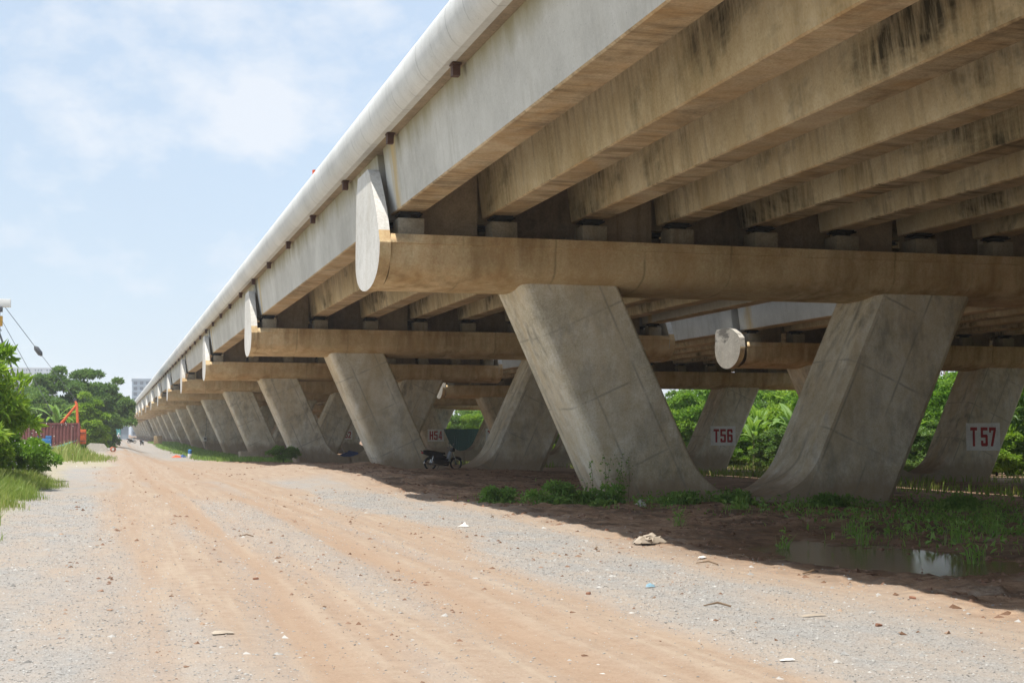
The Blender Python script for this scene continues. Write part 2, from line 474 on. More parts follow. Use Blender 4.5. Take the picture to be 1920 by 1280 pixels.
t = NT('road_ground')
p = t.pos()
peb = t.voro(p, 48, 'Color'); pebd = t.voro(p, 48, 'Distance')
peb2 = t.voro(p, 110, 'Color')
n_big = t.noise(p, 0.8, 5); n_mid = t.noise(p, 5, 6, 0.65); n_fine = t.noise(p, 40, 5, 0.7)
grav = t.ramp(t.mix(0.5, peb, peb2), [(0.15, (0.155, 0.15, 0.142)), (0.5, (0.295, 0.287, 0.272)), (0.85, (0.52, 0.51, 0.485))])
grav = t.mix(0.5, grav, t.ramp(n_mid, [(0.3, (0.25, 0.238, 0.222)), (0.7, (0.385, 0.368, 0.345))]))
grav = t.mix(t.ramp(t.noise(t.pos((1.0, .45, 1)), 1.1, 7, .68), [(.40, 0.0), (.66, .75)]), grav, (0.39, 0.32, 0.255))
dirtc = t.ramp(t.mix(0.45, n_mid, n_fine), [(0.30, (0.26, 0.185, 0.127)), (0.5, (0.335, 0.252, 0.186)), (0.72, (0.41, 0.328, 0.253))])
dirtc = t.mix(t.ramp(t.noise(t.pos((6, 0.3, 1)), 1.0, 4), [(0.45, 0.0), (0.75, 0.55)]), dirtc, (0.43, 0.355, 0.27))
mudc = t.ramp(t.mix(0.35, n_mid, n_fine), [(0.34, (0.17, 0.10, 0.056)), (0.52, (0.37, 0.23, 0.138)), (0.68, (0.56, 0.41, 0.285))])
mudc = t.mix(t.ramp(t.noise(t.pos((.7, .7, 1)), 1.0, 7, .7, .5), [(.47, 0.0), (.60, .85)]), mudc, (0.10, 0.062, 0.036))
mudc = t.mix(t.ramp(t.noise(t.pos((1.7, 1.1, 1)), 1.0, 6, .72), [(.56, 0.0), (.70, .7)]), mudc, (0.52, 0.44, 0.35))
soilc = t.ramp(t.mix(.5, n_mid, n_big), [(0.3, (0.30, 0.265, 0.18)), (0.7, (0.48, 0.43, 0.33))])  # soil tone lightened so the open ground bounces more light onto the piers
def edge(a, k=0.35):
    d = t.math('ADD', a, t.math('MULTIPLY', t.math('SUBTRACT', t.mix(0.5, n_mid, n_fine), 0.5), k))
    return t.ramp(d, [(0.12, 0.0), (0.88, 1.0)])
dirtc = t.mix(t.math('MULTIPLY', edge(t.attr('rut'), 0.7), 0.6), dirtc, t.ramp(n_fine, [(.3, (0.285, 0.185, 0.118)), (.7, (0.355, 0.245, 0.165))]))
c = t.mix(edge(t.math('MAXIMUM', t.attr('dirt'), t.math('MULTIPLY', t.attr('rut'), .8)), 0.9), grav, dirtc)
c = t.mix(t.math('MULTIPLY', edge(t.attr('mud'), 0.8), 0.9), c, mudc)
c = t.mix(edge(t.attr('soil'), 0.9), c, soilc)
wet = edge(t.attr('wet'), 0.5)
c = t.mix(t.math('MULTIPLY', wet, 0.55), c, (0.075, 0.04, 0.024))
hgt = t.math('ADD', t.math('MULTIPLY', pebd, t.math('SUBTRACT', 1.15, t.attr('dirt'))), t.math('ADD', t.math('MULTIPLY', n_fine, 0.5), n_mid))
t.bump(hgt, 0.55, 0.025)
rough = t.math('SUBTRACT', 0.95, t.math('MULTIPLY', wet, 0.45))
M['ground'] = t.done(c, rough, 0.25)
me.materials.append(M['ground'])
ground = link('ground', me)
tag(ground, 'stony dirt ground with red dirt wheel tracks', None, None, 'structure')

# ------------------------------------------------------------------ viaducts
SPAN = 33.0
Y1 = 36.4
XC = 16.80
Z_CB, Z_CT, Z_GB, Z_GT = 5.36, 6.58, 7.22, 8.92
GIR = [XC + 2.41 * (i - 4) for i in range(9)]
SL = 0.455

# pier parts, modelled about (0, 0) = pier line, x as for the front viaduct
def cap_mesh():
    b = MB()
    prof = [(-1.75, Z_CT), (-1.75, Z_CT - 0.22), (-1.71, Z_CT - 0.23)]
    for k in range(1, 20):
        a = math.pi * k / 20
        prof.append((-1.71 * math.cos(a) if abs(math.cos(a)) > 1e-9 else 0, Z_CT - 0.23 - (Z_CT - 0.23 - Z_CB) * math.sin(a) ** 0.42))
    prof += [(1.71, Z_CT - 0.23), (1.75, Z_CT - 0.22), (1.75, Z_CT)]
    arc = [0]
    for i in range(1, len(prof)):
        arc.append(arc[-1] + math.dist(prof[i], prof[i - 1]))
    xs = [6.56 + i * (27.04 - 6.56) / 24 for i in range(25)]
    rows = [[(x, y, z) for y, z in prof] for x in xs]
    uvs = [[(x, a) for a in arc] for x in xs]
    b.grid(rows, 0, uvs=uvs)
    b.face([(xs[0], -1.75, Z_CT), (xs[-1], -1.75, Z_CT), (xs[-1], 1.75, Z_CT), (xs[0], 1.75, Z_CT)], 0)
    return b.mesh('cap_beam', M['cap'], 40, weld=True)

def end_mesh(x0, x1, h):
    """end plate of the cap with the fin that rises beside the girders"""
    b = MB()
    s = 1 if h > 1.2 else 0
    prof = [(0.0, Z_CT + h), (-0.25, Z_CT + h * 0.93), (-0.75, Z_CT + h * 0.66), (-1.25, Z_CT + h * 0.36), (-1.62, Z_CT + 0.1), (-1.80, Z_CT - 0.22)]
    if not s: prof = [(0.0, Z_CT + h), (-0.6, Z_CT + h * 0.92), (-1.25, Z_CT + h * 0.62), (-1.70, Z_CT + h * 0.3), (-1.80, Z_CT - 0.22)]
    for k in range(1, 18):
        a = math.pi * k / 18
        prof.append((-1.80 * math.cos(a), Z_CT - 0.22 - (Z_CT - 0.22 - Z_CB + 0.03) * math.sin(a) ** (0.75 if s else 1.0)))
    prof += [(1.80, Z_CT - 0.22), (1.72, Z_CT + 0.8 * h), (1.5, Z_CT + h)]
    if not s: prof = [(y * 0.86, z) for y, z in prof]
    A = [(x0, y, z) for y, z in prof]; B = [(x1, y, z) for y, z in prof]
    n = len(prof)
    for i in range(n):
        j = (i + 1) % n
        low = max(prof[i][1], prof[j][1]) <= Z_CT + 0.11
        b.face([A[i], A[j], B[j], B[i]], 1 if low else 0)
    b.face(A, 0); b.face(list(reversed(B)), 0)
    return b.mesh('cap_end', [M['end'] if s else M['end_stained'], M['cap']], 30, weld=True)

LEG_TOP = 5.50
def leg_mesh(side):
    zt = 5.4
    li, ri = 12.70, 20.10
    gap0 = (ri - SL * zt - (li + SL * zt))                   # inner gap at z = 0
    xm = (li + SL * zt + ri - SL * zt) / 2
    cs = math.cos(math.atan(SL)); a0 = gap0 / 2
    r = a0 * cs / (1 - SL * cs); zc = r
    ztan = zc - r * math.sin(math.atan(SL))
    def inner(z):
        if z <= 0.02: return xm - side * 0.002 * -1 if False else xm + side * 0.002
        if z < ztan: return xm + side * math.sqrt(max(0, r * r - (z - zc) ** 2)) if z > zc - r else xm
        return (li + SL * (zt - z)) if side < 0 else (ri - SL * (zt - z))
    def outer(z):
        return (10.03 + SL * (zt - z)) if side < 0 else (23.10 - SL * (zt - z))
    zs = [-2.6, 0.0] + [0.02 + ztan * (k / 17) ** 1.7 for k in range(18)] + [ztan + (LEG_TOP - ztan) * k / 8 for k in range(1, 9)]
    rows, uvs = [], []
    hd = 1.22
    co, ci = 0.30, 0.12                                      # rounding of the outer and inner edges
    ca, cb = (co, ci) if side < 0 else (0.20, 0.22)
    for z in zs:
        xa, xb = sorted((inner(z), outer(z)))
        pts = []
        for cx, cy, cr, a0_ in ((xa + ca, -hd + ca, ca, 180), (xb - cb, -hd + cb, cb, 270), (xb - cb, hd - cb, cb, 0), (xa + ca, hd - ca, ca, 90)):
            n = 8 if cr > .3 else (1 if side > 0 else 5)
            for k in range(n + 1):
                a = R(a0_ + 90 * k / n)
                pts.append((cx + cr * math.cos(a), cy + cr * math.sin(a), z))
        rows.append(pts)
        sh = -SL * (zt - z) * (1 if side < 0 else -1)
        row = []
        for q in pts + pts[:1]:
            row.append(((q[0] + sh) * cs + 0.37 * q[1], z / cs - (q[0] + sh) * SL * cs * (-side) + 0.6))
        uvs.append(row)
    b = MB()
    b.grid(rows, 0, closed=True, uvs=uvs, sm=False)
    b.face(rows[-1], 0)
    return b.mesh('leg', M['leg'])

ME = {}
ME['cap'] = cap_mesh()
ME['endL'] = end_mesh(6.28, 6.56, 1.87); ME['endR'] = end_mesh(27.04, 27.32, 1.87)
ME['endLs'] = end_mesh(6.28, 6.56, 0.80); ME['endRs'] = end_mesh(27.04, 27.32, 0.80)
ME['legL'], ME['legR'] = leg_mesh(-1), leg_mesh(1)
b = MB(); b.box((0, 0, 0.22), (0.66, 0.72, 0.48), bev=0.02); ME['plinth'] = b.mesh('bearing_plinth', M['plinth'], 30)
b = MB(); b.lathe([(0, 0.465), (0.24, 0.465), (0.24, 0.56), (0, 0.56)], 12); b.box((0, 0, 0.575), (0.6, 0.58, 0.03)); b.box((0, 0, 0.615), (0.5, 0.5, 0.045))
ME['bearing'] = b.mesh('bearing', M['rubber'], 30)
b = MB(); b.box((0, 0, 0.98), (1.50, 0.62, 1.98), bev=0.025); ME['block'] = b.mesh('stop_block', M['block'], 30)
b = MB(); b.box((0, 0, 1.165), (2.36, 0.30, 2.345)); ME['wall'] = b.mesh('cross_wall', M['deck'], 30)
# girder
GL = SPAN - 0.84
def girder_mesh(mats):
    b = MB()
    hb, ht, h = 0.355, 0.56, Z_GT - Z_GB
    y0, y1 = 0.42, SPAN - 0.42
    c = 0.03
    prof = [(-hb + c, 0), (hb - c, 0), (hb, c), (ht, h), (-ht, h), (-hb, c)]
    mid = [1, 1, 0, 0, 0, 1]
    mi = [1, 1, 0, 0, 0, 1]
    for i in range(6):
        j = (i + 1) % 6
        (xa, za), (xb, zb) = prof[i], prof[j]
        for k in range(4):
            ya, yb = y0 + (y1 - y0) * k / 4, y0 + (y1 - y0) * (k + 1) / 4
            b.face([(xa, ya, za), (xb, ya, zb), (xb, yb, zb), (xa, yb, za)], mi[i])
    b.face([(x, y0, z) for x, z in prof], 0); b.face([(x, y1, z) for x, z in reversed(prof)], 0)
    return b.mesh('girder', mats, 20, weld=True)
ME['girder'] = girder_mesh([M['web'], M['soffit']])
ME['girderE'] = girder_mesh([M['edge_web'], M['soffit']])
# deck slab (with the flanges), a little recess next to the parapet
b = MB()
XL, XR = 6.40, 2 * XC - 6.40
b.prism([(XL, Z_GT + 0.012), (XL + 0.22, Z_GT + 0.004), (XR - 0.22, Z_GT + 0.004), (XR, Z_GT + 0.012), (XR, Z_GT + 0.32), (XL, Z_GT + 0.32)], 0.012, SPAN - 0.012)
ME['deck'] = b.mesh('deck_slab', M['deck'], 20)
def parapet_mesh(m):
    P = [(6.40, Z_GT + 0.02), (6.30, Z_GT + 0.012), (6.225, Z_GT + 0.0), (6.15, Z_GT + 0.05), (6.06, Z_GT + 0.14), (5.99, Z_GT + 0.27), (5.945, Z_GT + 0.42), (5.93, Z_GT + 0.57), (5.94, Z_GT + 0.71),
         (5.99, Z_GT + 0.84), (6.08, Z_GT + 0.95), (6.19, Z_GT + 1.03), (6.32, Z_GT + 1.065), (6.44, Z_GT + 1.04), (6.50, Z_GT + 0.95), (6.54, Z_GT + 0.33), (6.40, Z_GT + 0.33)]
    if m: P = [(2 * XC - x, z) for x, z in P]
    b = MB()
    ys = [0.006 + (SPAN - 0.012) * k / 6 for k in range(7)]
    rows = [[(x, y, z) for x, z in P + P[:1]] for y in ys]
    uvs = [[(x, y) for x, z in P + P[:1]] for y in ys]
    b.grid(rows, 0, uvs=uvs)
    b.face(rows[0][:-1], 0); b.face(rows[-1][:-1], 0)
    return b.mesh('parapet', M['parapet'], 40)
ME['parL'], ME['parR'] = parapet_mesh(0), parapet_mesh(1)
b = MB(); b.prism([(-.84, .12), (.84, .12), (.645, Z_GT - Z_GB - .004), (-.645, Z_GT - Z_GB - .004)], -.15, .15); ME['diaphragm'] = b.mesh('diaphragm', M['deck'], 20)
b = MB(); b.box((0, 0, -0.10), (0.15, 0.20, 0.30)); b.box((0, 0, -0.02), (0.20, 0.25, 0.03)); ME['drain'] = b.mesh('drain_pipe', M['rust'], 30)

ORD = ['nearest', 'second', 'third', 'fourth', 'fifth', 'sixth', 'seventh', 'eighth', 'ninth', 'tenth']

def make_pier(name, ox, oy, oz, short, detail, label, group):
    r = empty(name, (ox + XC, oy, oz))
    def part(nm, me, x=0, y=0, z=0, par=None):
        o = link(nm, me, par or r)
        o.location = (x - (XC if par is None else 0), y, z)
        return o
    cp = part('cap_beam', ME['cap'])
    part('cap_end', ME['endLs' if short else 'endL']); part('cap_end', ME['endRs' if short else 'endR'])
    part('leg', ME['legL']); part('leg', ME['legR'])
    if detail >= 1:
        for i in (0, 2, 5, 7):
            part('stop_block', ME['block'], (GIR[i] + GIR[i + 1]) / 2, 0, Z_CT)
        for i in (1, 3, 4, 6):
            part('cross_wall', ME['wall'], (GIR[i] + GIR[i + 1]) / 2, 0, Z_CT)
        for sy in ((-0.98, 0.98) if detail >= 2 else (-0.98,)):
            for gx_ in GIR:
                part('bearing_plinth', ME['plinth'], gx_, sy, Z_CT)
                part('bearing', ME['bearing'], gx_, sy, Z_CT)
    tag(r, label, 'bridge pier', group)
    return r

def make_span(name, ox, oy, oz, detail, label, group, d0=4.6, diaph=False):
    r = empty(name, (ox + XC, oy, oz))
    for i, x in enumerate(GIR):
        o = link('girder', ME['girderE' if i in (0, 8) else 'girder'], r); o.location = (x - XC, 0, Z_GB)
    for nm, k in (('deck_slab', 'deck'), ('parapet', 'parL'), ('parapet', 'parR')):
        o = link(nm, ME[k], r); o.location = (-XC, 0, 0)
    if diaph:
        for yd in (1.15, SPAN - 1.15):
            for i in range(8):
                o = link('diaphragm', ME['diaphragm'], r); o.location = ((GIR[i] + GIR[i + 1]) / 2 - XC, yd, Z_GB)
    if detail:
        y = d0
        while y < SPAN:
            for x in (6.42, 2 * XC - 6.42):
                o = link('drain_pipe', ME['drain'], r); o.location = (x - XC, y, Z_GT)
            y += 6.87
    tag(r, label, 'bridge span', group)
    return r

FAR = 22
PIERS1 = {}
p_lab = {0: 'V-legged pier beside or behind the camera, outside the photo', 1: 'nearest V-legged concrete pier, its left foot overgrown with weeds', 2: 'V-legged concrete pier directly behind the parked motorbike',
         3: 'third V-legged pier of the long viaduct, a green shrub at its foot', 4: 'fourth V-legged pier of the long viaduct, with a broken footing block at its base',
         5: 'fifth V-legged pier of the long viaduct counted from the camera', 6: 'sixth V-legged pier of the long viaduct, carrying a small white meter box',
         7: 'seventh V-legged pier of the long viaduct counted from the camera', 8: 'eighth V-legged pier of the long viaduct counted from the camera'}
for k in range(-2, FAR):
    lab = p_lab.get(max(k, 0), 'distant V-legged pier in the far row where the piers merge together')
    PIERS1[k] = make_pier('viaduct_pier', 0, Y1 + SPAN * (k - 1), 0, False, 2 if k <= 3 else (1 if k <= 8 else 0), lab, 'piers of the long viaduct')
for k in range(-3, FAR - 1):
    d0 = (27.2 - 3.4 - 3 * 6.87 - (SPAN * k)) % 6.87
    lab = ('deck span of the long viaduct behind the camera, outside the photo' if k < 0 else 'overhead deck span nearest the camera, with stained girders and white rounded edge' if k == 0 else
           '%s deck span of the long viaduct, counted away from the camera' % ORD[k] if k < 8 else 'distant deck span far along the long viaduct')
    make_span('viaduct_span', 0, Y1 + SPAN * (k - 1), 0, k < 7, lab, 'deck spans of the long viaduct', d0)
# second viaduct beside it
OX, OY, OZ = 23.6, -2.4, -0.40
PIERS2 = {}
q_lab = {2: 'rear viaduct pier at the right photo edge, painted T 57 in red', 3: 'rear viaduct pier framed between the legs of the nearest pier, painted T56',
         5: 'rear viaduct pier behind the motorbike, painted H54 in red', 7: 'rear viaduct pier by the dark blue tarpaulin heap, a red digit 2 showing', 4: 'rear viaduct pier whose cap shows just above the green sheet fence'}
for k in range(0, 11):
    lab = 'rear viaduct pier beside the camera, outside the photo' if k < 2 else q_lab.get(k, 'rear viaduct pier mostly hidden deep under the bridges')
    PIERS2[k] = make_pier('viaduct_pier', OX, Y1 + OY + SPAN * (k - 1), OZ, True, 1 if k <= 5 else 0, lab, 'piers of the rear viaduct')
for k in range(-2, 10):
    lab = 'rear viaduct deck span behind the camera, outside the photo' if k < 0 else ['rear viaduct deck span just outside the right edge of the photo', 'rear viaduct deck span with pale sunlit edge girder, in front of the pier numbered 57', 'rear viaduct deck span between the piers numbered 57 and 56',
           'rear viaduct deck span next beyond the pier numbered 56'][k] if k <= 3 else 'rear viaduct deck span hidden far under the long viaduct'
    make_span('viaduct_span', OX, Y1 + OY + SPAN * (k - 1), OZ, k < 4, lab, 'deck spans of the rear viaduct')

# painted numbers on the rear piers
def paint_mat(name, c):
    t = NT(name)
    n = t.noise(t.pos(), 9, 5, 0.7); g = t.noise(t.pos(), 1.5, 3)
    cc = t.ramp(t.mix(0.5, n, g), [(0.33, tuple(x * 0.72 for x in c)), (0.55, c)])
    return t.done(cc, 0.75, 0.2)
M['white_paint'] = paint_mat('white_number_paint', (0.88, 0.87, 0.84))
M['red_paint'] = paint_mat('red_number_paint', (0.42, 0.035, 0.035))
def number_panel(pier, text, x, z, w, h, txt_h):
    b = MB()
    y = -1.22 - 0.006
    n = 12
    rr = random.Random(text)
    top = [(x - w / 2 + w * i / n, y, z + h / 2 + rr.uniform(-.012, .012)) for i in range(n + 1)]
    bot = [(x - w / 2 + w * i / n, y, z - h / 2 + rr.uniform(-.012, .012)) for i in range(n + 1)]
    b.face(bot + list(reversed(top)))
    o = b.build('number_panel', M['white_paint'], pier)
    o.location = (-XC, 0, 0)
    chars = [c for c in text if c != ' ']
    gapn = 0.30 if ' ' in text else 0.0
    cw = w * 0.76 / (len(chars) + 0.22 * (len(chars) - 1) + gapn)
    px = x - w * 0.38
    for i, ch in enumerate(chars):
        b = MB(); q = 0.0
        for poly in GLYPH[ch]:
            b.face([(px + u * cw, y - 0.004 - q, z - txt_h / 2 + v * txt_h) for u, v in poly]); q += 0.0015
        b.build('character', M['red_paint'], o)
        px += cw * 1.22 + (cw * gapn if i == 0 else 0)
    return o
def rect(x0, y0, x1, y1): return [(x0, y0), (x1, y0), (x1, y1), (x0, y1)]
def chm(x0, y0, x1, y1, c=.1, k='abcd'):
    P = []
    P += [(x0 + c, y0)] if 'a' in k else [(x0, y0)]
    P += [(x1 - c, y0), (x1, y0 + c * .6)] if 'b' in k else [(x1, y0)]
    P += [(x1, y1 - c * .6), (x1 - c, y1)] if 'c' in k else [(x1, y1)]
    P += [(x0 + c, y1), (x0, y1 - c * .6)] if 'd' in k else [(x0, y1)]
    if 'a' in k: P += [(x0, y0 + c * .6)]
    return P
S_ = .34; T_ = .17
GLYPH = {'T': [rect(0, 1 - T_, 1, 1), rect(.33, 0, .67, 1)], 'H': [rect(0, 0, S_, 1), rect(1 - S_, 0, 1, 1), rect(.2, .42, .8, .6)],
         '5': [rect(0, 1 - T_, 1, 1), rect(0, .46, S_, 1), chm(0, .46, 1, .62, .12, 'c'), rect(1 - S_, .1, 1, .56), chm(0, 0, 1, T_, .12, 'ab'), rect(0, .08, S_, .3)],
         '6': [chm(0, 1 - T_, 1, 1, .12, 'cd'), rect(0, .08, S_, .92), chm(0, .44, 1, .60, .12, 'c'), rect(1 - S_, .08, 1, .54), chm(0, 0, 1, T_, .12, 'ab'), rect(1 - S_, .72, 1, .92)],
         '7': [rect(0, 1 - T_, 1, 1), [(.18, 0), (.55, 0), (1, .84), (1, 1), (.64, .86)], rect(0, .72, .26, 1)],
         '4': [rect(.55, 0, .88, 1), rect(0, .2, 1, .36), [(0, .2), (.30, .3), (.66, .98), (.52, 1)]],
         '3': [chm(0, 1 - T_, 1, 1, .12, 'cd'), rect(1 - S_, .08, 1, .92), rect(.3, .43, .9, .58), chm(0, 0, 1, T_, .12, 'ab')],
         '2': [chm(0, 1 - T_, 1, 1, .12, 'cd'), rect(1 - S_, .55, 1, .92), rect(0, 0, 1, T_), [(0, T_ - .02), (.36, T_ - .02), (1, .56), (.72, .62)], rect(0, .7, S_, .92)]}
for k, text in ((2, 'T 57'), (3, 'T56'), (5, 'T54')):
    number_panel(PIERS2[k], text, 20.05, 1.92, 2.0, 1.42, 0.98)
for k, text in ((5, 'H54'), (7, 'H52')):
    number_panel(PIERS2[k], text, 13.05, 1.85, 1.95, 1.45, 1.0)

# ------------------------------------------------------------------ water
t = NT('muddy_water')
nb = t.noise(t.pos(), 2.0, 3)
t.bump(nb, 0.04, 0.02)
M['water'] = t.done(t.ramp(t.noise(t.pos(), 1.2, 3), [(0.3, (0.10, 0.062, 0.038)), (0.7, (0.19, 0.12, 0.075))]), 0.14, 0.4)
def puddle(cx, cy, rx, ry, z, label):
    b = MB(); rr = random.Random(cx)
    b.face([(cx + rx * math.cos(a) * rr.uniform(.92, 1), cy + ry * math.sin(a) * rr.uniform(.92, 1), z) for a in [2 * math.pi * k / 40 for k in range(40)]])
    tag(b.build('puddle', M['water']), label, None, None, 'structure')
puddle(11.0, 19.0, 2.7, 4.6, -0.165, 'muddy puddle under the viaduct')
puddle(14.5, 24.5, 3.0, 1.6, -0.19, 'shallow puddle in front of the nearest pier')

# ------------------------------------------------------------------ vegetation tools
def leaf_mat(name, dark, mid, light, trans=0.35, yellow=None):
    t = NT(name)
    f = t.attr('tone')
    c = t.ramp(f, [(0.0, dark), (0.5, mid), (1.0, light)])
    t.bsdf.inputs['Roughness'].default_value = 0.5
    t.bsdf.inputs['Specular IOR Level'].default_value = 0.3
    t.put(t.bsdf.inputs['Base Color'], c)
    tr = t.new('ShaderNodeBsdfTranslucent'); t.put(tr.inputs[0], t.mix(1.0, c, (1.0, 1.0, 0.45), 'MULTIPLY'))
    ms = t.new('ShaderNodeMixShader'); ms.inputs[0].default_value = trans
    t.l.new(t.bsdf.outputs[0], ms.inputs[1]); t.l.new(tr.outputs[0], ms.inputs[2])
    t.l.new(ms.outputs[0], t.out.inputs[0])
    return t.mat
M['leaf_dark'] = leaf_mat('dark_tree_leaf', (0.08, 0.16, 0.045), (0.16, 0.275, 0.08), (0.27, 0.39, 0.13), 0.45)
M['leaf_mid'] = leaf_mat('bush_leaf', (0.10, 0.21, 0.03), (0.19, 0.35, 0.055), (0.31, 0.48, 0.10), 0.5)
M['leaf_light'] = leaf_mat('bright_tree_leaf', (0.12, 0.23, 0.03), (0.26, 0.42, 0.055), (0.42, 0.56, 0.12), 0.52)
M['grass'] = leaf_mat('verge_grass_blade', (0.12, 0.21, 0.04), (0.25, 0.35, 0.08), (0.44, 0.45, 0.19), 0.45)
M['weed'] = leaf_mat('weed_leaf', (0.11, 0.22, 0.05), (0.20, 0.36, 0.08), (0.33, 0.50, 0.14), 0.45)
M['banana'] = leaf_mat('banana_leaf', (0.12, 0.24, 0.05), (0.22, 0.38, 0.09), (0.38, 0.54, 0.18), 0.5)
M['bark'] = plain('grey_bark', (0.11, 0.085, 0.06), 0.9, 0.2, var=0.35, scale=9)
M['stem'] = plain('green_stem', (0.16, 0.17, 0.07), 0.7, 0.3)

def np_mesh(name, V, F, mat, tone=None, smooth=False):
    me = bpy.data.meshes.new(name)
    V = np.asarray(V, np.float32); F = np.asarray(F, np.int32)
    me.vertices.add(len(V)); me.vertices.foreach_set('co', V.ravel())
    k = F.shape[1]
    me.loops.add(F.size); me.loops.foreach_set('vertex_index', F.ravel())
    me.polygons.add(len(F)); me.polygons.foreach_set('loop_start', np.arange(len(F), dtype=np.int32) * k)
    me.polygons.foreach_set('use_smooth', np.full(len(F), smooth))
    me.update(calc_edges=True)
    if tone is not None:
        a = me.attributes.new('tone', 'FLOAT', 'POINT'); a.data.foreach_set('value', np.clip(tone, 0, 1).astype(np.float32))
    me.materials.append(mat)
    return me

def leaf_cards(P, D, L, W, rg, tone, fold=0.25):
    """P base points, D unit directions, L lengths, W widths -> folded diamond leaves (two tris each side)"""
    n = len(P)
    up = rg.normal(size=(n, 3)); up[:, 2] += 1.0
    S = np.cross(D, up); S /= np.linalg.norm(S, axis=1, keepdims=True) + 1e-9
    N = np.cross(S, D)
    L = L[:, None]; W = W[:, None]
    base = P; tip = P + D * L - N * L * 0.18
    l = P + D * L * 0.45 + S * W * 0.5 + N * W * fold
    r = P + D * L * 0.45 - S * W * 0.5 + N * W * fold
    V = np.stack([base, l, tip, r], 1).reshape(-1, 3)
    i = np.arange(n) * 4
    F = np.concatenate([np.stack([i, i + 2, i + 1], 1), np.stack([i, i + 3, i + 2], 1)])
    return V, F, np.repeat(tone, 4)

def unit(a): return a / (np.linalg.norm(a, axis=1, keepdims=True) + 1e-9)

def crown_mesh(name, clumps, n, size, mat, seed, flat=0.75, elong=0.5, droop=0.0):
    """leaves spread through many clumps; clumps = [(x,y,z,r)]"""
    rg = np.random.default_rng(seed)
    C = np.array(clumps, float)
    wgt = C[:, 3] ** 2; wgt /= wgt.sum()
    k = rg.choice(len(C), n, p=wgt)
    d = unit(rg.normal(size=(n, 3))); d[:, 2] = np.where(d[:, 2] < -0.3, -d[:, 2] * 0.6, d[:, 2])
    rad = C[k, 3] * (0.72 + 0.38 * rg.random(n))
    P = C[k, :3] + d * rad[:, None] * np.array([1, 1, flat])
    D = unit(d * 0.8 + rg.normal(size=(n, 3)) * 0.7 + np.array([0, 0, -droop]))
    L = size * (0.6 + 0.8 * rg.random(n)); W = L * elong
    ctone = rg.random(len(C))
    tone = 0.25 + 0.35 * ctone[k] + 0.4 * rg.random(n) - 0.1
    V, F, T = leaf_cards(P, D, L, W, rg, tone)
    return np_mesh(name, V, F, mat, T)

def grow_clumps(rx, ry, z0, z1, n, r0, r1, rg, hollow=0.2, power=0.8):
    out = []
    while len(out) < n:
        u = rg.normal(size=3); u /= np.linalg.norm(u)
        rr = (hollow + (1 - hollow) * rg.random()) ** power
        x, y, z = u * rr
        if z < -0.55: continue
        out.append((x * rx, y * ry, z0 + (z1 - z0) * (0.5 + 0.5 * z), r0 + (r1 - r0) * rg.random()))
    return out

def tree(name, loc, h, rx, ry, z0, n_cl, cr, n_leaf, lsize, mat, label, cat, seed, group=None, trunk_r=0.2, elong=0.5, limbs=9, droop=0.1):
    rg = np.random.default_rng(seed)
    r = empty(name, loc)
    cl = grow_clumps(rx, ry, z0, h - cr[0], n_cl, cr[0], cr[1], rg)
    link('crown', crown_mesh('crown', cl, n_leaf, lsize, mat, seed + 1, elong=elong, droop=droop), r)
    b = MB()
    top = Vector((rx * 0.1, 0, z0 + (h - z0) * 0.55))
    pts = [Vector((0, 0, -0.3)), Vector((0.03 * h, 0.01 * h, h * 0.2)), Vector((-0.01 * h, 0.02 * h, h * 0.42)), top]
    b.tube(pts, [trunk_r * 1.3, trunk_r, trunk_r * 0.75, trunk_r * 0.3], 8)
    b.build('trunk', M['bark'], r)
    for c in cl[:limbs]:
        b = MB()
        s0 = pts[1].lerp(pts[2], rg.random())
        e = Vector(c[:3])
        m = s0.lerp(e, 0.5) + Vector((0, 0, 0.08 * h))
        b.tube([s0, m, e], [trunk_r * 0.45, trunk_r * 0.3, trunk_r * 0.1], 5)
        b.build('limb', M['bark'], r)
    tag(r, label, cat, group)
    return r

def blades(P, H, rg, mat, name, w=0.012, lean=0.45, tone=None):
    n = len(P)
    a = rg.random(n) * 2 * np.pi
    S = np.stack([np.cos(a), np.sin(a), np.zeros(n)], 1)
    la = rg.random(n) * 2 * np.pi
    Ld = np.stack([np.cos(la), np.sin(la), np.zeros(n)], 1) * (lean * rg.random(n))[:, None] * H[:, None]
    W = (w * (0.6 + 0.8 * rg.random(n)) * (0.5 + H / 0.5))[:, None]
    Z = np.array([0, 0, 1.0])
    mid = P + Ld * 0.3 + Z * H[:, None] * 0.55
    tip = P + Ld + Z * (H * (0.85 + 0.15 * rg.random(n)))[:, None]
    V = np.stack([P - S * W, P + S * W, mid + S * W * 0.8, mid - S * W * 0.8, tip], 1).reshape(-1, 3)
    i = np.arange(n) * 5
    F = np.concatenate([np.stack([i, i + 1, i + 2], 1), np.stack([i, i + 2, i + 3], 1), np.stack([i + 3, i + 2, i + 4], 1)])
    T = tone if tone is not None else rg.random(n)
    return np_mesh(name, V, F, mat, np.repeat(T, 5))

def scatter(n, x0, x1, y0, y1, dens, rg):
    x = x0 + (x1 - x0) * rg.random(n); y = y0 + (y1 - y0) * rg.random(n)
    keep = rg.random(n) < dens(x, y)
    x, y = x[keep], y[keep]
    return np.stack([x, y, ground_z(x, y) - 0.01], 1)

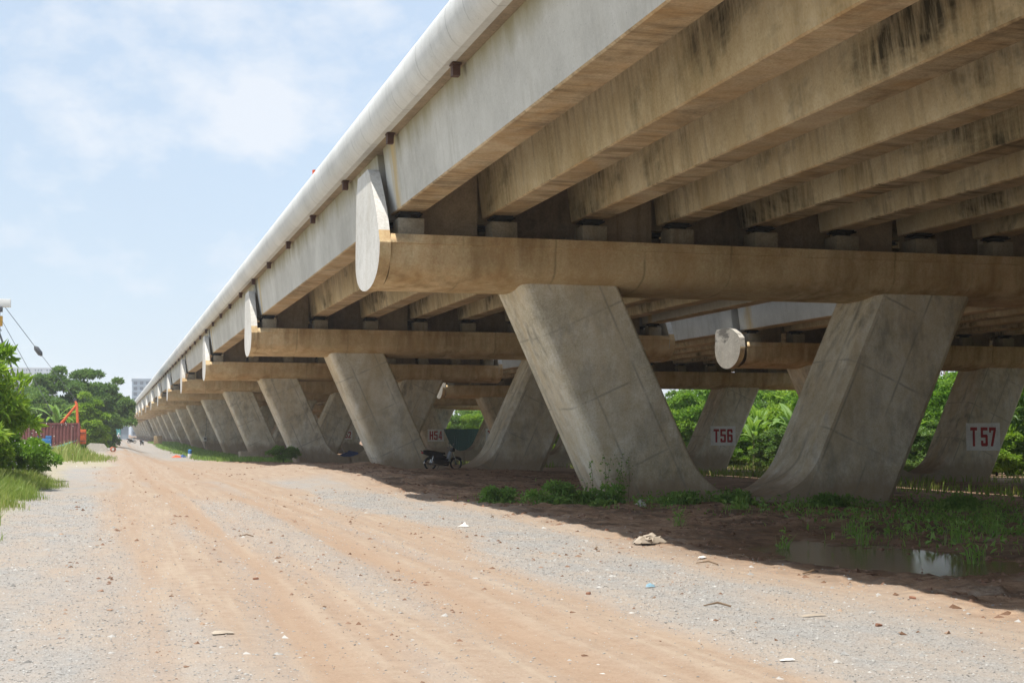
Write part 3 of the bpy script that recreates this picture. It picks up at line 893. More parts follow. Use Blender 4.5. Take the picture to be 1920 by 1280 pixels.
# ------------------------------------------------------------------ verge grass and weeds (stuff)
rg = np.random.default_rng(5)
def d_verge(x, y):
    e = -1.75 - 0.9 * (fbm(y * 0.35, y * 0 + 3, 71) - 0.5) * 2 + 0.15 * sst(30, 22, y) * 0
    return sst(0.0, 0.7, e - x) * (0.35 + 0.65 * sst(0.35, 0.6, fbm(x * 0.8, y * 0.8, 73)))
P = scatter(90000, -5.5, -0.9, 17, 56, d_verge, rg)
H = (0.16 + 0.34 * rg.random(len(P)) * (0.5 + fbm(P[:, 0] * 0.7, P[:, 1] * 0.7, 75)))
H *= 0.55 + 0.75 * sst(1.6, 3.2, -P[:, 0])
tone = 0.25 + 0.75 * fbm(P[:, 0] * 0.5, P[:, 1] * 0.5, 79) * rg.random(len(P)) * 1.4
o = link('verge_grass', blades(P, H, rg, M['grass'], 'verge_grass', 0.006, 0.8, tone))
tag(o, 'tall mixed green and straw grass along the left edge of the track', 'grass', None, 'stuff')
# yellowish clump of tall grass further along
def d_far(x, y):
    return np.exp(-(((x + 1.7) / 1.5) ** 2 + ((y - 99) / 8) ** 2) * 1.0) * sst(.3, .62, fbm(x * 1.3, y * .5, 131))
P = scatter(26000, -6, 0.6, 82, 120, lambda x, y: np.maximum(d_far(x, y), 0.35 * (x < -2.5)), rg)
H = 0.15 + 1.05 * rg.random(len(P)) ** 1.4 * np.exp(-((P[:, 0] + 2.4) / 1.7) ** 2) * (.5 + fbm(P[:, 0], P[:, 1] * .4, 133))
o = link('tall_grass', blades(P, H, rg, M['grass'], 'tall_grass', 0.014, 0.5, 0.35 + 0.65 * rg.random(len(P))))
tag(o, 'clump of yellowish tall grass in front of the container', 'grass', None, 'stuff')
# grass strip at the foot of the far piers
P = scatter(24000, 6.5, 13, 104, 300, lambda x, y: sst(7.2, 8.5, x + 1.2 * (fbm(y * 0.1, y * 0, 3) - 0.5)) * 0.9, rg)
o = link('pier_foot_grass', blades(P, 0.18 + 0.3 * rg.random(len(P)), rg, M['weed'], 'pier_foot_grass', 0.02, 0.6, 0.3 + 0.7 * rg.random(len(P))))
tag(o, 'strip of green grass along the feet of the far piers', 'grass', None, 'stuff')

# weeds under the viaduct
def d_weed(x, y):
    n = fbm(x * 0.55, y * 0.55, 91); n2 = fbm(x * 1.7, y * 1.7, 93)
    a = np.exp(-(((y - 33.2) / 1.7) ** 2)) * sst(10.0, 11.4, x) * (1 - sst(24, 28, x))            # row at the pier foot
    a2 = np.exp(-(((x - 11.0) / 1.3) ** 2 + ((y - 34.6) / 1.6) ** 2)) * 1.0
    b_ = 0.75 * np.exp(-(((x - 18.5) / 3.6) ** 2 + ((y - 27.5) / 1.7) ** 2)) + .5 * np.exp(-(((x - 14.5) / 1.6) ** 2 + ((y - 22.3) / .8) ** 2))                              # right-hand patch
    c_ = 0.05 * np.exp(-(((x - 13.3) / 1.2) ** 2 + ((y - 19.5) / 3.0) ** 2))
    d_ = 0.12 * sst(12, 14, x) * (1 - sst(40, 46, y))
    return np.clip(a * 1.1 + a2 + b_ + c_ + d_, 0, 1) * sst(0.47, 0.60, 0.5 * n + 0.5 * n2)
P = scatter(150000, 8.5, 30, 13, 46, d_weed, rg)
keep = P[:, 2] > -0.33
P = P[keep]
H = 0.05 + 0.20 * rg.random(len(P)) ** 2
o = link('weed_grass', blades(P, H, rg, M['weed'], 'weed_grass', 0.008, 0.8, 0.2 + 0.8 * rg.random(len(P))))
tag(o, 'low green grass and weeds on the mud under the near span', 'weeds', None, 'stuff')
# leafy ground cover (broad-leaf weeds)
P = scatter(75000, 8.8, 30, 13, 46, lambda x, y: d_weed(x, y) * 0.95, rg)
m_ = len(P)
D = unit(np.stack([rg.normal(size=m_), rg.normal(size=m_), 0.4 + rg.random(m_)], 1))
P2 = P + np.stack([rg.normal(size=m_) * 0.04, rg.normal(size=m_) * 0.04, 0.02 + 0.22 * rg.random(m_) ** 1.5], 1)
V, F, T = leaf_cards(P2, D, 0.06 + 0.10 * rg.random(m_), 0.035 + 0.05 * rg.random(m_), rg, 0.2 + 0.8 * rg.random(m_))
o = link('leafy_weeds', np_mesh('leafy_weeds', V, F, M['weed'], T))
tag(o, 'leafy green ground cover around the nearest pier foot', 'weeds', None, 'stuff')
# sunlit grass between the piers further back
P = scatter(30000, 26, 60, 40, 150, lambda x, y: sst(0.55, 0.70, fbm(x * 0.25, y * 0.25, 101)), rg)
o = link('back_grass', blades(P, 0.15 + 0.35 * rg.random(len(P)), rg, M['grass'], 'back_grass', 0.02, 0.6, 0.2 + 0.6 * rg.random(len(P))))
tag(o, 'patchy grass around and beyond the rear viaduct', 'grass', None, 'stuff')

# single upright weeds standing in the wet mud
def tall_weed(loc, h, seed, label, group='upright weeds in the mud'):
    rg = np.random.default_rng(seed)
    n = 26
    P = np.zeros((n, 3)); P[:, 0] = rg.normal(size=n) * 0.06; P[:, 1] = rg.normal(size=n) * 0.06
    me = blades(P, h * (0.45 + 0.55 * rg.random(n)), rg, M['weed'], 'blade_tuft', 0.006, 0.8, 0.4 + 0.6 * rg.random(n))
    r = empty('weed_tuft', loc)
    link('blade_tuft', me, r)
    m = 24
    D = unit(np.stack([rg.normal(size=m), rg.normal(size=m), 0.5 + rg.random(m)], 1))
    Q = np.stack([rg.normal(size=m) * 0.07, rg.normal(size=m) * 0.07, h * (0.2 + 0.7 * rg.random(m))], 1)
    V, F, T = leaf_cards(Q, D, 0.06 + 0.06 * rg.random(m), 0.03 + 0.02 * rg.random(m), rg, 0.3 + 0.7 * rg.random(m))
    link('leaves', np_mesh('leaves', V, F, M['weed'], T), r)
    tag(r, label, 'weed', group)
    return r
for i, (x, y, h) in enumerate([(10.6, 21.6, .45), (12.0, 18.3, .5), (12.7, 17.1, .6), (13.3, 20.8, .55), (14.8, 22.2, .5), (12.2, 21.9, .45),
                               (15.6, 21.0, .5), (12.9, 23.6, .5), (10.4, 25.6, .4), (16.2, 24.0, .5), (13.9, 30.4, .5)]):
    tall_weed((x, y, gz(x, y) - 0.02), h, 300 + i, 'upright green weed tuft growing in the wet mud by the puddles')
# weeds climbing against the left foot of the nearest pier
rgw = np.random.default_rng(77)
r = empty('pier_weed', (12.25, 34.9, gz(12.25, 34.9)))
for i in range(9):
    b = MB()
    x0, y0 = rgw.uniform(-.75, .6), rgw.uniform(-.35, .1); h = rgw.uniform(.5, 1.35)
    tip = (x0 + rgw.uniform(-.3, .3), y0 - .1, h)
    b.tube([(x0, y0, -.05), ((x0 + tip[0]) / 2 + .05, y0 - .03, h * .55), tip], [.008, .006, .003], 4)
    st = b.build('stem', M['stem'], r)
    m = 22
    f = rgw.random(m)
    Q = np.stack([x0 + (tip[0] - x0) * f, y0 + (tip[1] - y0) * f, h * (0.3 + 0.7 * f)], 1) + rgw.normal(size=(m, 3)) * .05
    D = unit(np.stack([rgw.normal(size=m), rgw.normal(size=m), rgw.normal(size=m) * .6 + .2], 1))
    V, F, T = leaf_cards(Q, D, .05 + .05 * rgw.random(m), .03 + .03 * rgw.random(m), rgw, .1 + .5 * rgw.random(m))
    link('leaves', np_mesh('leaves', V, F, M['weed'], T), st)
tag(r, 'thin leafy weeds growing up against the left foot of the nearest pier', 'weed')

# ------------------------------------------------------------------ trees and bushes, left side
tree('shade_tree', (-3.9, 178, 0.0), 10.4, 6.4, 4.5, -3.4, 150, (0.5, 1.1), 66000, 0.36, M['leaf_dark'], 'big dark green shade tree with dense round crown left of the track', 'tree', 47, trunk_r=0.45, limbs=14)
tree('shade_tree', (0.4, 186, -0.3), 9.0, 2.9, 3.0, 0.6, 56, (0.4, 0.85), 22000, 0.36, M['leaf_dark'], 'dark tree whose trunk stands right at the left edge of the track', 'tree', 42, trunk_r=0.28, limbs=8)
tree('young_tree', (-2.0, 150, 0.0), 6.0, 1.9, 1.7, -1.6, 50, (0.35, 0.62), 12000, 0.28, M['leaf_light'], 'bright yellow-green small tree beside the red container', 'tree', 43, trunk_r=0.12, limbs=6)
tree('shade_tree', (-12.5, 190, 0.0), 9.0, 5.0, 5.0, 2.0, 40, (0.8, 1.4), 26000, 0.27, M['leaf_dark'], 'dark green tree behind the crane at the left edge', 'tree', 44, trunk_r=0.35)
tree('shade_tree', (-26, 230, 0.0), 9.5, 7.0, 6.0, 2.0, 40, (0.9, 1.6), 22000, 0.32, M['leaf_dark'], 'far dark tree hidden behind the left bushes', 'tree', 45, trunk_r=0.35)
tree('tall_shrub', (-3.7, 45.0, 0.15), 4.3, 1.6, 1.6, 0.5, 46, (0.22, 0.48), 8000, 0.30, M['leaf_light'], 'tall bright green shrub at the left edge of the photo', 'shrub', 51, trunk_r=0.06, elong=0.3, limbs=12)
tree('low_bush', (-3.0, 49.0, 0.12), 1.95, 1.25, 1.3, 0.1, 36, (0.18, 0.36), 9000, 0.15, M['leaf_mid'], 'low bush with tiny white flowers below the tall shrub', 'bush', 52, trunk_r=0.03, limbs=8)
tree('low_bush', (-2.55, 53.5, 0.1), 1.35, 0.9, 1.2, 0.05, 26, (0.16, 0.3), 6500, 0.13, M['leaf_mid'], 'low leafy bush closest to the left edge of the track', 'bush', 53, trunk_r=0.03, limbs=6)
tree('low_bush', (-4.2, 40.5, 0.12), 1.5, 1.1, 1.2, 0.05, 26, (0.18, 0.34), 7000, 0.13, M['leaf_mid'], 'low bush at the left photo edge above the grass', 'bush', 54, trunk_r=0.03, limbs=6)
tree('low_bush', (-5.0, 60.0, 0.1), 1.8, 1.4, 1.5, 0.1, 32, (0.2, 0.42), 7500, 0.17, M['leaf_mid'], 'bushy scrub between the tall shrub and the container', 'bush', 55, trunk_r=0.04, limbs=6)
tree('low_bush', (11.4, 99.0, gz(11.4, 99) - 0.05), 1.35, 1.1, 0.8, 0.05, 22, (0.2, 0.35), 7000, 0.10, M['weed'], 'rounded green shrub at the foot of the third pier', 'bush', 56, trunk_r=0.03, limbs=5)
tree('shade_tree', (-6.4, 160, 0.0), 6.6, 3.4, 2.5, -1.8, 60, (0.45, 0.9), 20000, 0.32, M['leaf_dark'], 'mid-height dark tree between the container and the big shade tree', 'tree', 58, trunk_r=0.2, limbs=6)
tree('low_bush', (-3.9, 47.5, 0.12), 2.7, 1.3, 1.3, 0.0, 36, (0.2, 0.4), 8000, 0.20, M['leaf_light'], 'full rounded green bush at the foot of the tall shrub', 'bush', 59, trunk_r=0.04, limbs=6)
# white flower specks on the bush
M['petal'] = plain('white_petal', (0.75, 0.75, 0.70), 0.6)
rgf = np.random.default_rng(8)
m = 170
Q = np.stack([-2.9 + rgf.normal(size=m) * .75, 49.2 + rgf.normal(size=m) * 1.0 - .9, .5 + 1.6 * rgf.random(m)], 1)
V, F, T = leaf_cards(Q, unit(rgf.normal(size=(m, 3))), .035 + .02 * rgf.random(m), .035 + .02 * rgf.random(m), rgf, rgf.random(m))
o = link('white_flowers', np_mesh('white_flowers', V, F, M['petal'], T)); tag(o, 'tiny white flowers dotted over the low roadside bush', 'flowers', None, 'stuff')

for i, (x, y, h, rr_) in enumerate([(10.4, 33.6, .75, .7), (11.5, 33.4, .6, .6), (9.3, 34.6, .5, .6), (13.6, 33.5, .45, .55), (15.2, 33.6, .4, .5), (17.6, 33.2, .42, .6), (20.8, 32.6, .5, .6), (22.6, 30.2, .55, .7)]):
    tree('weed_clump', (x, y, gz(x, y) - .05), h, rr_, rr_ * .8, -.15, 16, (.10, .2), 1500, .10, M['weed'], 'low bushy weed clump in the green strip at the nearest pier foot', 'weed', 700 + i, 'weed clumps at the nearest pier', trunk_r=.012, limbs=4)
# ------------------------------------------------------------------ banana plants
def banana_leaf(L, W, bend, seed):
    rr = random.Random(seed)
    b = MB(); n = 9
    rows = []
    x = z = 0.0; a = R(78)
    for i in range(n + 1):
        f = i / n
        w = W * (0.12 if f < 0.12 else math.sin(math.pi * min(1, (f - 0.08) / 0.92) ** 0.8) ** 0.6) * 0.5
        dz = 0.25 * w
        j = rr.uniform(-.02, .02) * L
        rows.append([(x, -w, z + dz + j), (x, -w * .5, z + dz * .6), (x, 0, z), (x, w * .5, z + dz * .6), (x, w, z + dz - j)])
        x += math.cos(a) * L / n; z += math.sin(a) * L / n
        a -= bend / n
    b.grid(rows)
    me = b.mesh('leaf', M['banana'], 60)
    at = me.attributes.new('tone', 'FLOAT', 'POINT')
    at.data.foreach_set('value', np.array([rr.random() * .35 + .45 * (k % 5 in (1, 3)) + .1 for k in range(len(me.vertices))], np.float32))
    return me
BL = [banana_leaf(2.4, .50, R(95), 1), banana_leaf(2.8, .54, R(72), 2), banana_leaf(2.1, .46, R(130), 3), banana_leaf(1.9, .42, R(35), 4)]
M['banana_stem'] = plain('banana_trunk', (0.20, 0.22, 0.09), 0.6, 0.3, var=0.3)
def banana(loc, h, seed, label, group=None, s=1.0):
    rr = random.Random(seed)
    r = empty('banana_plant', loc, rr.uniform(0, 6), s)
    b = MB(); b.tube([(0, 0, -.2), (.03, 0, h * .5), (0, .04, h)], [.16, .13, .07], 8); b.build('stem', M['banana_stem'], r)
    n = 12
    for i in range(n):
        o = link('leaf', BL[(i + seed) % 4 if i < n - 1 else 3], r)
        o.location = (0, 0, h - .25 + .03 * i)
        o.rotation_euler = (rr.uniform(-.25, .25), rr.uniform(-.25, .3), i * 2.4 + rr.uniform(-.3, .3))
        o.scale = (rr.uniform(.8, 1.1),) * 3
    tag(r, label, 'banana plant', group)
    return r
banana((-4.9, 146, 0), 2.2, 3, 'banana plant with arching leaves right behind the red container', s=1.15)
banana((-6.9, 147, 0), 1.7, 5, 'smaller banana plant behind the left end of the container', s=1.0)
gzr = lambda x, y: gz(x, y) - 0.05
for i, (x, y, h, s) in enumerate([(57.0, 114, 2.6, 1.25), (58.5, 118.5, 2.9, 1.25), (56.5, 121, 2.2, 1.2), (60.5, 112, 2.8, 1.2), (58.6, 124, 3.0, 1.2), (57.5, 96, 2.4, 1.1), (56.2, 108.5, 1.8, 1.0), (56.8, 82.5, 2.2, 1.0)]):
    banana((x, y, gzr(x, y)), h, 20 + i, 'banana plant with pale sunlit leaves in the thicket beyond the rear viaduct', 'banana plants beyond the rear viaduct', s)
# thicket beyond the rear viaduct
variants = []
for i, (mt, sd) in enumerate(((M['leaf_mid'], 61), (M['leaf_light'], 62), (M['leaf_dark'], 63))):
    variants.append(tree('thicket_tree', (62 + i, 140 + 9 * i, gzr(62, 140)), 8.4, 2.8, 2.6, -1.8, 70, (0.4, 0.8), 10000, 0.38, mt,
                         ['mid green leafy tree in the thicket beyond the rear viaduct', 'yellow-green leafy tree in the thicket beyond the rear viaduct', 'dark green leafy tree in the thicket beyond the rear viaduct'][i],
                         'tree', sd, 'thicket trees beyond the rear viaduct', trunk_r=0.12, limbs=5))
rt = random.Random(3)
for i in range(-22, 34):
    y = 76 + i * 5.6 + rt.uniform(-1.5, 1.5)
    for row in range(2):
        x = (60.5 if row == 0 else 66.5) + rt.uniform(-1.2, 1.2)
        o = copy_tree(variants[rt.choice((0, 0, 1, 1, 2))])
        s = rt.uniform(0.85, 1.08) * (1.0 if row == 0 else 1.2)
        if i < 0:
            s *= 1.15; o['label'] = 'leafy tree continuing the thicket past the right edge of the photo'; o['group'] = 'thicket trees outside the photo'
        o.location = (x, y + row * 2.5, gzr(x, y)); o.rotation_euler = (0, 0, rt.uniform(0, 6.3)); o.scale = (s * 1.05, s * 1.05, s)
# scrub in front of it
for i in range(22):
    y = 78 + i * 4.4; x = 56.5 + rt.uniform(-1.2, 1.5)
    o = copy_tree(variants[rt.choice((0, 1, 2))])
    s = rt.uniform(0.32, 0.55)
    o.location = (x, y, gzr(x, y)); o.rotation_euler = (0, 0, rt.uniform(0, 6.3)); o.scale = (s * 1.3, s * 1.3, s)
    o['label'] = 'low leafy scrub in front of the thicket beyond the rear viaduct'; o['category'] = 'bush'; o['group'] = 'scrub beyond the rear viaduct'; o.name = 'scrub_bush'

# ------------------------------------------------------------------ shipping container
M['cont'] = plain('faded_red_container', (0.20, 0.07, 0.065), 0.6, 0.35, var=0.25, scale=2.0)
M['cont_light'] = plain('chalky_red_rib', (0.30, 0.15, 0.14), 0.7, 0.3)
r = empty('shipping_container', (-5.53, 135.2, 0.02))
Lc, Wc, Hc = 6.06, 2.44, 2.59
def corrug(length, z0, z1, y, sgn):
    b = MB(); n = int(length / 0.275); rows = [[], []]
    for i in range(n):
        x = -length / 2 + i * length / n; d = length / n
        for f, dep in ((0, 0), (.3, 0), (.5, .05), (.8, .05)):
            px = x + d * f; py = y + sgn * dep
            rows[0].append((px, py, z0)); rows[1].append((px, py, z1))
    rows[0].append((length / 2, y, z0)); rows[1].append((length / 2, y, z1))
    b.grid(rows, sm=False)
    return b
corrug(Lc - .3, .17, Hc - .1, -Wc / 2 + .03, 1).build('side_panel', M['cont'], r)
corrug(Lc - .3, .17, Hc - .1, Wc / 2 - .03, -1).build('side_panel', M['cont'], r)
for sx in (-1, 1):
    for sy in (-1, 1):
        b = MB(); b.box((sx * (Lc / 2 - .08), sy * (Wc / 2 - .08), Hc / 2), (.16, .16, Hc), bev=.01); b.build('corner_post', M['cont'], r)
    b = MB(); b.box((sx * (Lc / 2 - .06), 0, Hc / 2), (.05, Wc - .34, Hc - .2)); b.build('end_wall', M['cont'], r)
b = MB(); b.box((0, 0, Hc - .02), (Lc - .02, Wc - .02, .06)); b.build('roof', M['cont'], r)
for sy in (-1, 1):
    for z in (.085, Hc - .08):
        b = MB(); b.box((0, sy * (Wc / 2 - .05), z), (Lc - .33, .09, .15 if z < 1 else .09)); b.build('side_rail', M['cont'], r)
for x in (-1.25, 2.35):
    b = MB(); b.box((x, -Wc / 2 + .0, Hc / 2), (.10, .05, Hc - .3)); b.build('rib', M['cont_light'], r)
tag(r, 'faded dark red corrugated shipping container left of the track', 'container')

# ------------------------------------------------------------------ crawler crane behind the container
M['orange'] = plain('orange_machine_paint', (0.62, 0.12, 0.025), 0.45, 0.5, var=0.15)
M['dark_steel'] = plain('dark_lattice_steel', (0.07, 0.075, 0.08), 0.5, 0.5)
M['cable'] = plain('steel_cable', (0.10, 0.11, 0.12), 0.5, 0.5)
M['white_metal'] = plain('white_metal', (0.74, 0.74, 0.72), 0.45, 0.5, var=0.06)
M['yellow'] = plain('yellow_paint', (0.55, 0.30, 0.03), 0.5, 0.5)
cx, cy = -4.9, 141.0
r = empty('crawler_crane', (cx, cy, 0))
def L_(*p): return [(q[0] - cx, q[1] - cy, q[2]) for q in p]
for dy in (-1.6, 1.6):
    b = MB()
    prof = [(-2.4, .45), (-2.1, .08), (2.1, .08), (2.4, .45), (2.1, .85), (-2.1, .85)]
    b.prism(prof, dy - .35, dy + .35); b.build('track', M['rubber'], r)
b = MB(); b.box((0, 0, 1.05), (2.6, 2.4, .5), bev=.05); b.build('carbody', M['dark_steel'], r)
b = MB(); b.box((.35, 0, 1.85), (4.0, 2.5, 1.1), bev=.06); b.build('machinery_house', M['orange'], r)
b = MB(); b.box((2.52, 0, 1.38), (.66, 2.6, 1.34), bev=.05)
b.build('counterweight', M['orange'], r)
for z in (1.0, 1.75):
    b = MB(); b.box((2.52, -1.32, z), (.60, .04, .05)); b.build('counterweight_rib', M['dark_steel'], r)
b = MB(); b.box((-1.4, -1.1, 1.95), (1.3, .9, 1.4), bev=.06); b.build('cab', M['orange'], r)
for dy in (-.75, .75):
    b = MB(); b.tube(L_((-2.80, cy + dy, 2.3), (-2.95, cy + dy * .6, 4.4), (-3.15, cy + dy * .4, 4.85)), [.12, .12, .10], 8); b.build('gantry_post', M['orange'], r)
    b = MB(); b.tube(L_((-4.55, cy + dy, 2.3), (-2.98, cy + dy * .6, 4.3)), .10, 8); b.build('gantry_strut', M['orange'], r)
b = MB(); b.tube(L_((-3.12, cy - .45, 4.80), (-3.12, cy + .45, 4.80)), .17, 10); b.build('gantry_sheave', M['dark_steel'], r)
foot, head = Vector((-7.4, cy, 3.0 - .4)), Vector((-12.8, cy, 17.8))
ax = (head - foot).normalized(); sd = Vector((ax.z, 0, -ax.x))
def chord(off, dy):
    return [foot + Vector((0, dy * .3, 0)), foot + ax * 2.5 + sd * off + Vector((0, dy, 0)), foot + ax * 13.0 + sd * off + Vector((0, dy, 0)), head + Vector((0, dy * .3, 0))]
CH = {}
for off in (-.42, .42):
    for dy in (-.55, .55):
        pts = chord(off, dy); CH[(off, dy)] = pts
        b = MB(); b.tube(L_(*pts), .075, 6); b.build('boom_chord', M['dark_steel'], r)
b = MB(); nseg = 12
for dy in (-.55, .55):
    for i in range(nseg):
        f0, f1 = i / nseg, (i + 1) / nseg
        A = CH[(-.42, dy)][1].lerp(CH[(-.42, dy)][2], f0); B = CH[(.42, dy)][1].lerp(CH[(.42, dy)][2], f1); C_ = CH[(.42, dy)][1].lerp(CH[(.42, dy)][2], f0)
        b.tube(L_(A, B), .035, 4); b.tube(L_(A, C_), .03, 4)
for off in (-.42, .42):
    for i in range(nseg):
        f0, f1 = i / nseg, (i + 1) / nseg
        A = CH[(off, -.55)][1].lerp(CH[(off, -.55)][2], f0); B = CH[(off, .55)][1].lerp(CH[(off, .55)][2], f1)
        b.tube(L_(A, B), .03, 4)
tag(b.build('boom_lacing', M['dark_steel'], r), None, None, None, 'stuff')
b = MB(); q = foot + ax * 4.3 + sd * .95  # plain dark sheave box on the boom, no lamp
b.box(L_(q)[0], (.85, .5, .5), bev=.04); b.build('sheave_box', M['dark_steel'], r)
apex = Vector((-3.12, cy, 4.85)); blk = apex.lerp(head, .345)
for dy in (-.08, .08):
    b = MB(); b.tube(L_(apex + Vector((0, dy, .1)), blk + Vector((0, dy, 0))), .022, 5); b.build('pendant_rope', M['cable'], r)
    b = MB(); b.tube(L_(blk + Vector((0, dy * 1.5, 0)), head + Vector((0, dy * 4, 0))), .03, 5); b.build('pendant_rope', M['cable'], r)
d_ = (head - apex).normalized()
b = MB(); b.tube(L_(blk - d_ * .55, blk - d_ * .3, blk + d_ * .3, blk + d_ * .55), [.08, .24, .24, .08], 8); b.build('bridle_block', M['dark_steel'], r)
b = MB(); b.tube(L_(head, head + Vector((-.3, 0, -9.0))), .03, 5); b.build('hoist_rope', M['cable'], r)
b = MB(); b.tube(L_(Vector((-5.0, cy, 3.4)), head), .025, 5); b.build('hoist_rope', M['cable'], r)
tag(r, 'orange crawler crane with dark lattice boom behind the container', 'crane')

# gantry crane whose white beam end shows at the left photo edge
r = empty('gantry_crane', (-12, 118, 0.0))
def bx(nm, c, d, m, bev=.02):
    b = MB(); b.box(c, d, bev=bev); return b.build(nm, m, r)
bx('beam', (0.1, 0, 11.75), (8.8, .55, .62), M['white_metal'])
for sx in (-3.2, 2.6):
    for sy in (-1, 1):
        b = MB(); b.tube([(sx if sx < 0 else sx - 1.2 - .0, sy * 1.6, 0), (sx if sx < 0 else sx - 1.2, sy * .3, 11.45)], [.16, .2], 8); b.build('leg', M['yellow'], r)
bx('trolley', (3.55, 0, 11.25), (.7, .7, .36), M['dark_steel'])
for dy in (-.06, .06):
    b = MB(); b.tube([(3.72, dy, 11.1), (3.72, dy, 10.7)], .02, 5); b.build('rope', M['cable'], r)
b = MB(); b.box((3.72, 0, 10.35), (.42, .3, .8), bev=.06); b.build('hook_block', M['yellow'], r)
b = MB(); b.tube([(3.72, 0, 9.95), (3.72, 0, 9.75), (3.84, 0, 9.62), (3.74, 0, 9.5), (3.62, 0, 9.58)], .05, 6); b.build('hook', M['dark_steel'], r)
b = MB(); b.tube([(3.72, .05, 9.7), (3.72, .05, 4.0)], .016, 5); b.build('rope', M['cable'], r)
tag(r, 'white gantry beam end with yellow hook block at the left photo edge', 'crane')

# ------------------------------------------------------------------ small things by the container
M['blue'] = plain('blue_paint', (0.03, 0.17, 0.42), 0.5, 0.5)
M['tarp'] = plain('green_tarpaulin', (0.07, 0.22, 0.19), 0.55, 0.4, var=0.3, scale=3)
M['pale'] = plain('pale_limestone', (0.66, 0.64, 0.55), 0.85, 0.2, var=0.1)
M['terracotta'] = plain('orange_clay_pipe', (0.50, 0.15, 0.07), 0.7, 0.3)
r = empty('blue_generator', (-5.4, 132.3, 0.15))
for nm, c, d in (('housing', (0, 0, .72), (1.1, .8, .75)), ('base_frame', (0, 0, .28), (1.35, .9, .12)), ('fuel_tank', (.35, -.1, 1.22), (.5, .5, .22))):
    b = MB(); b.box(c, d, bev=.03); b.build(nm, M['blue'], r)
for sx in (-.55, .55):
    b = MB(); b.tube([(sx, -.38, 0), (sx, -.38, 1.3), (sx, .38, 1.3), (sx, .38, 0)], .035, 6); b.build('roll_bar', M['blue'], r)
tag(r, 'blue framed machine standing in front of the red container', 'machine')
r = empty('tarpaulin_shelter', (-3.8, 131.8, 0.1))
b = MB(); rows = []
for i in range(13):
    f = i / 12; row = []
    for j in range(9):
        g_ = j / 8
        row.append((-1.15 + 2.2 * f, -.6 + 1.2 * g_, .35 + .75 * f ** 1.4 * (1 - .5 * abs(g_ - .5)) + .09 * math.sin(9 * f + 5 * g_) - .25 * (1 - f) * (1 - g_)))
    rows.append(row)
b.grid(rows); b.build('sheet', M['tarp'], r)
for x, y, h in ((1.0, -.5, 1.1), (1.0, .5, 1.1), (-1.0, -.5, .35), (-1.0, .5, .4)):
    b = MB(); b.tube([(x, y, -.1), (x, y, h)], .035, 6); b.build('pole', M['rust'], r)
tag(r, 'sagging green tarpaulin stretched on poles in front of the container', 'tarpaulin')
r = empty('pallet_fence', (-4.9, 127.0, 0.05))
for z in (.12, .32, .52):
    b = MB(); b.box((0, 0, z), (3.6, .04, .11)); b.build('plank', M['block'], r)
for x in (-1.7, -.6, .6, 1.7):
    b = MB(); b.box((x, .05, .3), (.1, .06, .72)); b.build('post', M['block'], r)
tag(r, 'low grey plank fence behind the yellowish tall grass', 'fence')
b = MB(); b.prism([(-.95, 0), (.9, 0), (.95, .15), (.55, .66), (-.7, .72), (-1.0, .5)], -.5, .5)
me = b.mesh('concrete_block', M['pale'], 30); o = link('concrete_block', me, None, (-.98, 140.2, .06)); tag(o, 'pale cream block lying beside the orange pipe end', 'block')
b = MB(); prof = [(.17, -.9), (.23, -.9), (.23, .9), (.17, .9), (.17, -.9)]
b.lathe([(r0, h) for r0, h in prof], 20, axis='Y'); o = b.build('clay_pipe', M['terracotta'], None, loc=(.38, 139.5, gz(.4, 139.5) + .22), rot=(0, 0, .05)); tag(o, 'short orange pipe lying with its open end facing the camera', 'pipe')

